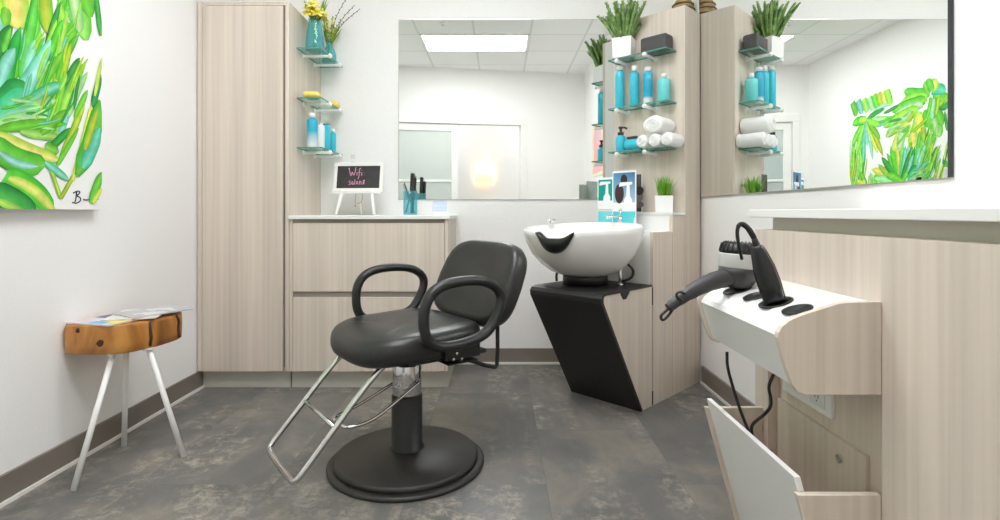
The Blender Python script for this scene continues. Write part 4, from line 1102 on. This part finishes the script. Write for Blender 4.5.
# footrest
b = MB()
b.tube([(.03, .165, .458), (.13, .165, .464), (.19, .165, .455), (.45, .165, .165), (.480, .165, .132), (.488, .135, .122), (.488, -.135, .122), (.480, -.165, .132), (.45, -.165, .165), (.19, -.165, .455), (.13, -.165, .464), (.03, -.165, .458)], .0105, 12, smooth=2)
b.tube([(.352, .165, .274), (.352, -.165, .274)], .0075, 10)
b.build('footrest', CHROME, t)
b = MB(); b.tube([(-.02, .066, .335), (.07, .07, .285), (.18, .078, .232), (.262, .072, .224), (.285, .05, .226), (.285, -.05, .226), (.262, -.072, .224), (.18, -.078, .240), (.03, -.066, .305)], .0065, 10, smooth=2); b.build('pump_lever', CHROME, t)

# ------------------------------------------------------------------ right vanity
VX = .82; VY0, VY1 = .20, 1.735
t = thing('vanity_cabinet', 'wood laminate vanity cabinet with an open tilt out bin below the tool holder', 'cabinet', (0, 0, 0))
b = MB(); b.box(.857, XR - .022, VY0, VY1, 0.0, .905); b.box(.883, XR - .022, VY0, VY1, .9055, .983); b.build('carcass', [WOOD], t)
b = MB(); b.box(.8765, .8825, VY0, VY1, .946, .983); b.build('reveal_strip', base_mat('reveal_grey', (205, 204, 194), .5), t)
b = MB(); b.prism([(VY0, 0), (1.159, 0), (1.159, .72), (1.652, .72), (1.652, 0), (VY1, 0), (VY1, .946), (VY0, .946)], VX, .856, 'x'); b.box(.8562, .876, VY0, VY1, .9055, .946); b.build('front_panel', WOOD, t)
b = MB(); b.box(.846, .8565, 1.25, 1.651, .02, .435, .001); b.build('inner_board', WOOD, t)
b = MB(); b.lathe([(.011, 0), (.012, .004), (.008, .006), (.006, .003), (0, .003)], 20, M=Matrix.Translation((.8458, 1.345, .388)) @ Matrix.Rotation(R(-90), 4, 'Y')); b.build('lock', STEEL, t)
# tilt-out bin
def fx(z): return .641 + (.423 - z) * .273
b = MB()
b.prism([(fx(.423), .423), (fx(.02), .02), (fx(.02) + .014, .02), (fx(.423) + .014, .423)], 1.178, 1.676, 'y', bev=.0012); bin_ = b.build('bin_front', WHITE, t)
for (y0, y1) in ((1.159, 1.176), (1.680, 1.696)):
    b = MB(); b.prism([(fx(.392) - .010, .392), (fx(.02) - .010, .02), (.818, .02), (.818, .392)], y0, y1, 'y', bev=.001); b.build('bin_side', WOOD, bin_)
b = MB(); b.box(fx(.02) + .02, .818, 1.1765, 1.6795, .02, .034); b.build('bin_floor', WOOD, bin_)

b = MB(); b.box(VX - .002, XR - .002, VY0 - .02, 1.772, .984, 1.008, .002)
tag(b.build('countertop', WHITE), 'long white ledge counter above the vanity cabinet', 'countertop')

# appliance holder
t = thing('appliance_holder', 'wall hung hair tool holder with white top, round holes and rounded wood ends', 'holder', (0, 0, 0))
prof = [(VX - .0008, .8075), (.748, .8065), (.726, .8035), (.648, .779), (.622, .768), (.606, .755), (.598, .741), (.597, .730), (.612, .672), (.628, .630), (.640, .614), (.657, .608), (VX - .0008, .608)]
inp = [(VX - .001, .803), (.748, .802), (.727, .7995), (.648, .7745), (.612, .745), (.604, .731), (.640, .622), (.66, .612), (VX - .001, .612)]
b = MB(); b.prism(inp, 1.176, 1.6245, 'y'); b.build('white_shelf', WHITE, t)
for (y0, y1) in ((1.159, 1.1755), (1.625, 1.6415)):
    b = MB(); b.prism(prof, y0, y1, 'y', bev=.0012); b.build('end_panel', WOOD, t)
sl = math.atan2(.025, .079)       # slope of the holed face
def hole_M(y):
    X = .668; z = .7745 + (X - .648) * .3165
    return Matrix.Translation((X, y, z)) @ Matrix.Rotation(-sl, 4, 'Y')
HY4 = (1.213, 1.308, 1.408, 1.52)
for i, y in enumerate(HY4):
    b = MB(); r = .036 if i in (1, 3) else .029
    b.lathe([(r + .004, .0003), (r + .004, .0025), (r, .0035), (r - .003, .002), (r - .004, .0006), (0, .0005)], 32, M=hole_M(y), close=False); b.build('grommet', BLACKP if i != 0 else base_mat('hole_black', (20, 20, 20), .6), t)

# hair dryer standing nozzle down in the far hole
M3 = hole_M(1.52)
t = thing('hair_dryer', 'grey hair dryer with a silver band standing nozzle down in the tool holder', 'hair dryer', (0, 0, 0))
Md = M3 @ Matrix.Translation((0.004, 0, .006)) @ Matrix.Rotation(sl + R(3), 4, 'Y') @ Matrix.Scale(1.13, 4)
b = MB(); b.lathe([(.026, 0), (.030, .004), (.040, .018), (.0475, .036), (.048, .05)], 36, M=Md); b.build('barrel', GRAPH, t)
b = MB(); b.lathe([(.0486, .0505), (.0492, .054), (.0492, .082), (.0486, .0855)], 36, M=Md); b.build('silver_band', SILV, t)
b = MB(); b.lathe([(.048, .086), (.0475, .094), (.043, .108), (.034, .113), (0, .114)], 36, M=Md)
for k in range(24):
    a = k * math.pi / 12; b.tube([Md @ Vector((r_ * math.cos(a), r_ * math.sin(a), z_)) for r_, z_ in ((.0486, .09), (.0445, .108), (.034, .1145))], .0016, 5)
b.build('intake_grille', BLACKP, t)
h0 = Md @ Vector((-.028, -.01, .026))
hp = [h0, h0 + Vector((-.05, -.006, -.010)), h0 + Vector((-.12, -.014, -.042)), h0 + Vector((-.178, -.022, -.082))]
b = MB(); b.tube(hp, .02, 16, smooth=2, rs=[.027, .026, .025, .023, .021, .018, .015, .012]); b.build('handle', GRAPH, t)
e = hp[-1]
b = MB(); b.tube([e + Vector((.012, 0, .006)), e + Vector((-.012, -.004, -.012)), e + Vector((-.022, -.006, -.022)), e + Vector((-.018, -.006, -.034)), e + Vector((-.004, -.004, -.026)), e + Vector((.014, 0, -.004))], .004, 8, smooth=2)
b.tube([e + Vector((.036, -.014, .022)), e + Vector((.02, -.016, .03)), e + Vector((.018, -.016, .042)), e + Vector((.03, -.016, .048)), e + Vector((.042, -.014, .04))], .0035, 8, smooth=2)
b.build('hang_loop', BLACKP, t)
b = MB(); b.tube([at(*p) for p in ((727, 352, 1.55), (727, 366, 1.55), (732, 384, 1.55), (738, 404, 1.55), (744, 420, 1.54), (750, 434, 1.52), (760, 446, 1.50), (772, 452, 1.48))], .0045, 8, smooth=2); b.build('cord', BLACKP, t)

# flat iron
t = thing('flat_iron', 'black hair straightener leaning upright in the tool holder with looped cord', 'hair straightener', (0, 0, 0))
Mi = hole_M(1.308)
p0 = Mi @ Vector((0, 0, .004)); p1 = Vector((.632, 1.33, .918))
ax = (p1 - p0); q = ax.to_track_quat('Z', 'Y').to_matrix().to_4x4()
for off, nm in ((-.0145, 'arm'), (.0145, 'arm')):
    Ma = Matrix.Translation(p0) @ q
    b = MB(); L_ = ax.length
    rings = []
    for u, w, h in ((0, .020, .010), (.03, .024, .0125), (.35, .0255, .013), (.6, .024, .013), (.85, .018, .012), (.97, .013, .010), (1.0, .009, .006)):
        zc = u * L_; o_ = off * (1 - .25 * u)
        rings.append([Ma @ Vector((o_ + h * cx_, w * cy_, zc)) for cx_, cy_ in sup(20, 1, 1, 3.4)])
    b.loft(rings); b.build(nm, base_mat('iron_gloss', (30, 30, 31), .25), t)
b = MB(); b.cyl(p1 - ax.normalized() * .01, p1 + ax.normalized() * .022, .011, .006); 
c0 = p1 + ax.normalized() * .02
b.tube([c0, c0 + Vector((-.010, .0, .018)), c0 + Vector((-.021, .002, .031)), c0 + Vector((-.034, .004, .036)), c0 + Vector((-.040, .006, .016)), c0 + Vector((-.034, .010, -.016)), c0 + Vector((-.020, .022, -.055))], .005, 8, smooth=2, rs=[.0075, .0075, .007, .0055, .0045, .004, .004])
b.build('cord_loop', BLACKP, t)
b = MB(); b.tube([at(*p) for p in ((777, 362, 1.45), (774, 374, 1.45), (768, 386, 1.45), (771, 398, 1.45), (771, 407, 1.44), (764, 415, 1.46), (757, 420, 1.49), (751, 426, 1.52), (752, 436, 1.52), (760, 446, 1.51))], .0045, 8, smooth=2); b.build('cord', BLACKP, t)

t = thing('outlet_strip', 'white double outlet plate on the vanity below the tool holder', 'outlet', (.8565, 1.498, .53))
b = MB(); b.box(-.011, -.0005, -.119, .119, -.06, .07, .002); b.build('plate', WHITEP, t)
for y in (-.06, .06):
    b = MB(); b.box(-.0135, -.0112, y - .034, y + .034, -.045, .055, .001)
    b.build('socket', base_mat('socket_plate', (232, 232, 228), .4), t)
    for z in (-.02, .03):
        b = MB()
        for yy in (-.007, .007): b.box(-.0142, -.0136, y + yy - .0012, y + yy + .0012, z - .005, z + .005)
        b.cyl((-.0136, y, z - .011), (-.0142, y, z - .011), .0022, seg=8)
        b.build('slot', BLACKP, t)

# ------------------------------------------------------------------ render look
def collapse(t):
    """a thing with one single mesh becomes that mesh"""
    c = t.children[0]; nm = t.name; props = {k: t[k] for k in ('label', 'category', 'group') if k in t}
    loc, rot = t.location.copy(), t.rotation_euler.copy()
    c.parent = None; bpy.data.objects.remove(t); c.name = nm; c.location = loc; c.rotation_euler = rot
    for k, v in props.items(): c[k] = v
for t in [o for o in COL.objects if o.type == 'EMPTY' and len(o.children) == 1]: collapse(t)
w = bpy.data.worlds.new('world'); sc.world = w; w.use_nodes = True
w.node_tree.nodes['Background'].inputs[0].default_value = (1, 1, 1, 1); w.node_tree.nodes['Background'].inputs[1].default_value = .0
sc.view_settings.view_transform = 'Standard'; sc.view_settings.look = 'None'; sc.view_settings.gamma = 1; sc.view_settings.use_curve_mapping = False
sc.view_settings.exposure = 0.29
cy = sc.cycles
cy.max_bounces = 14; cy.diffuse_bounces = 9; cy.glossy_bounces = 8; cy.transparent_max_bounces = 20; cy.caustics_reflective = True
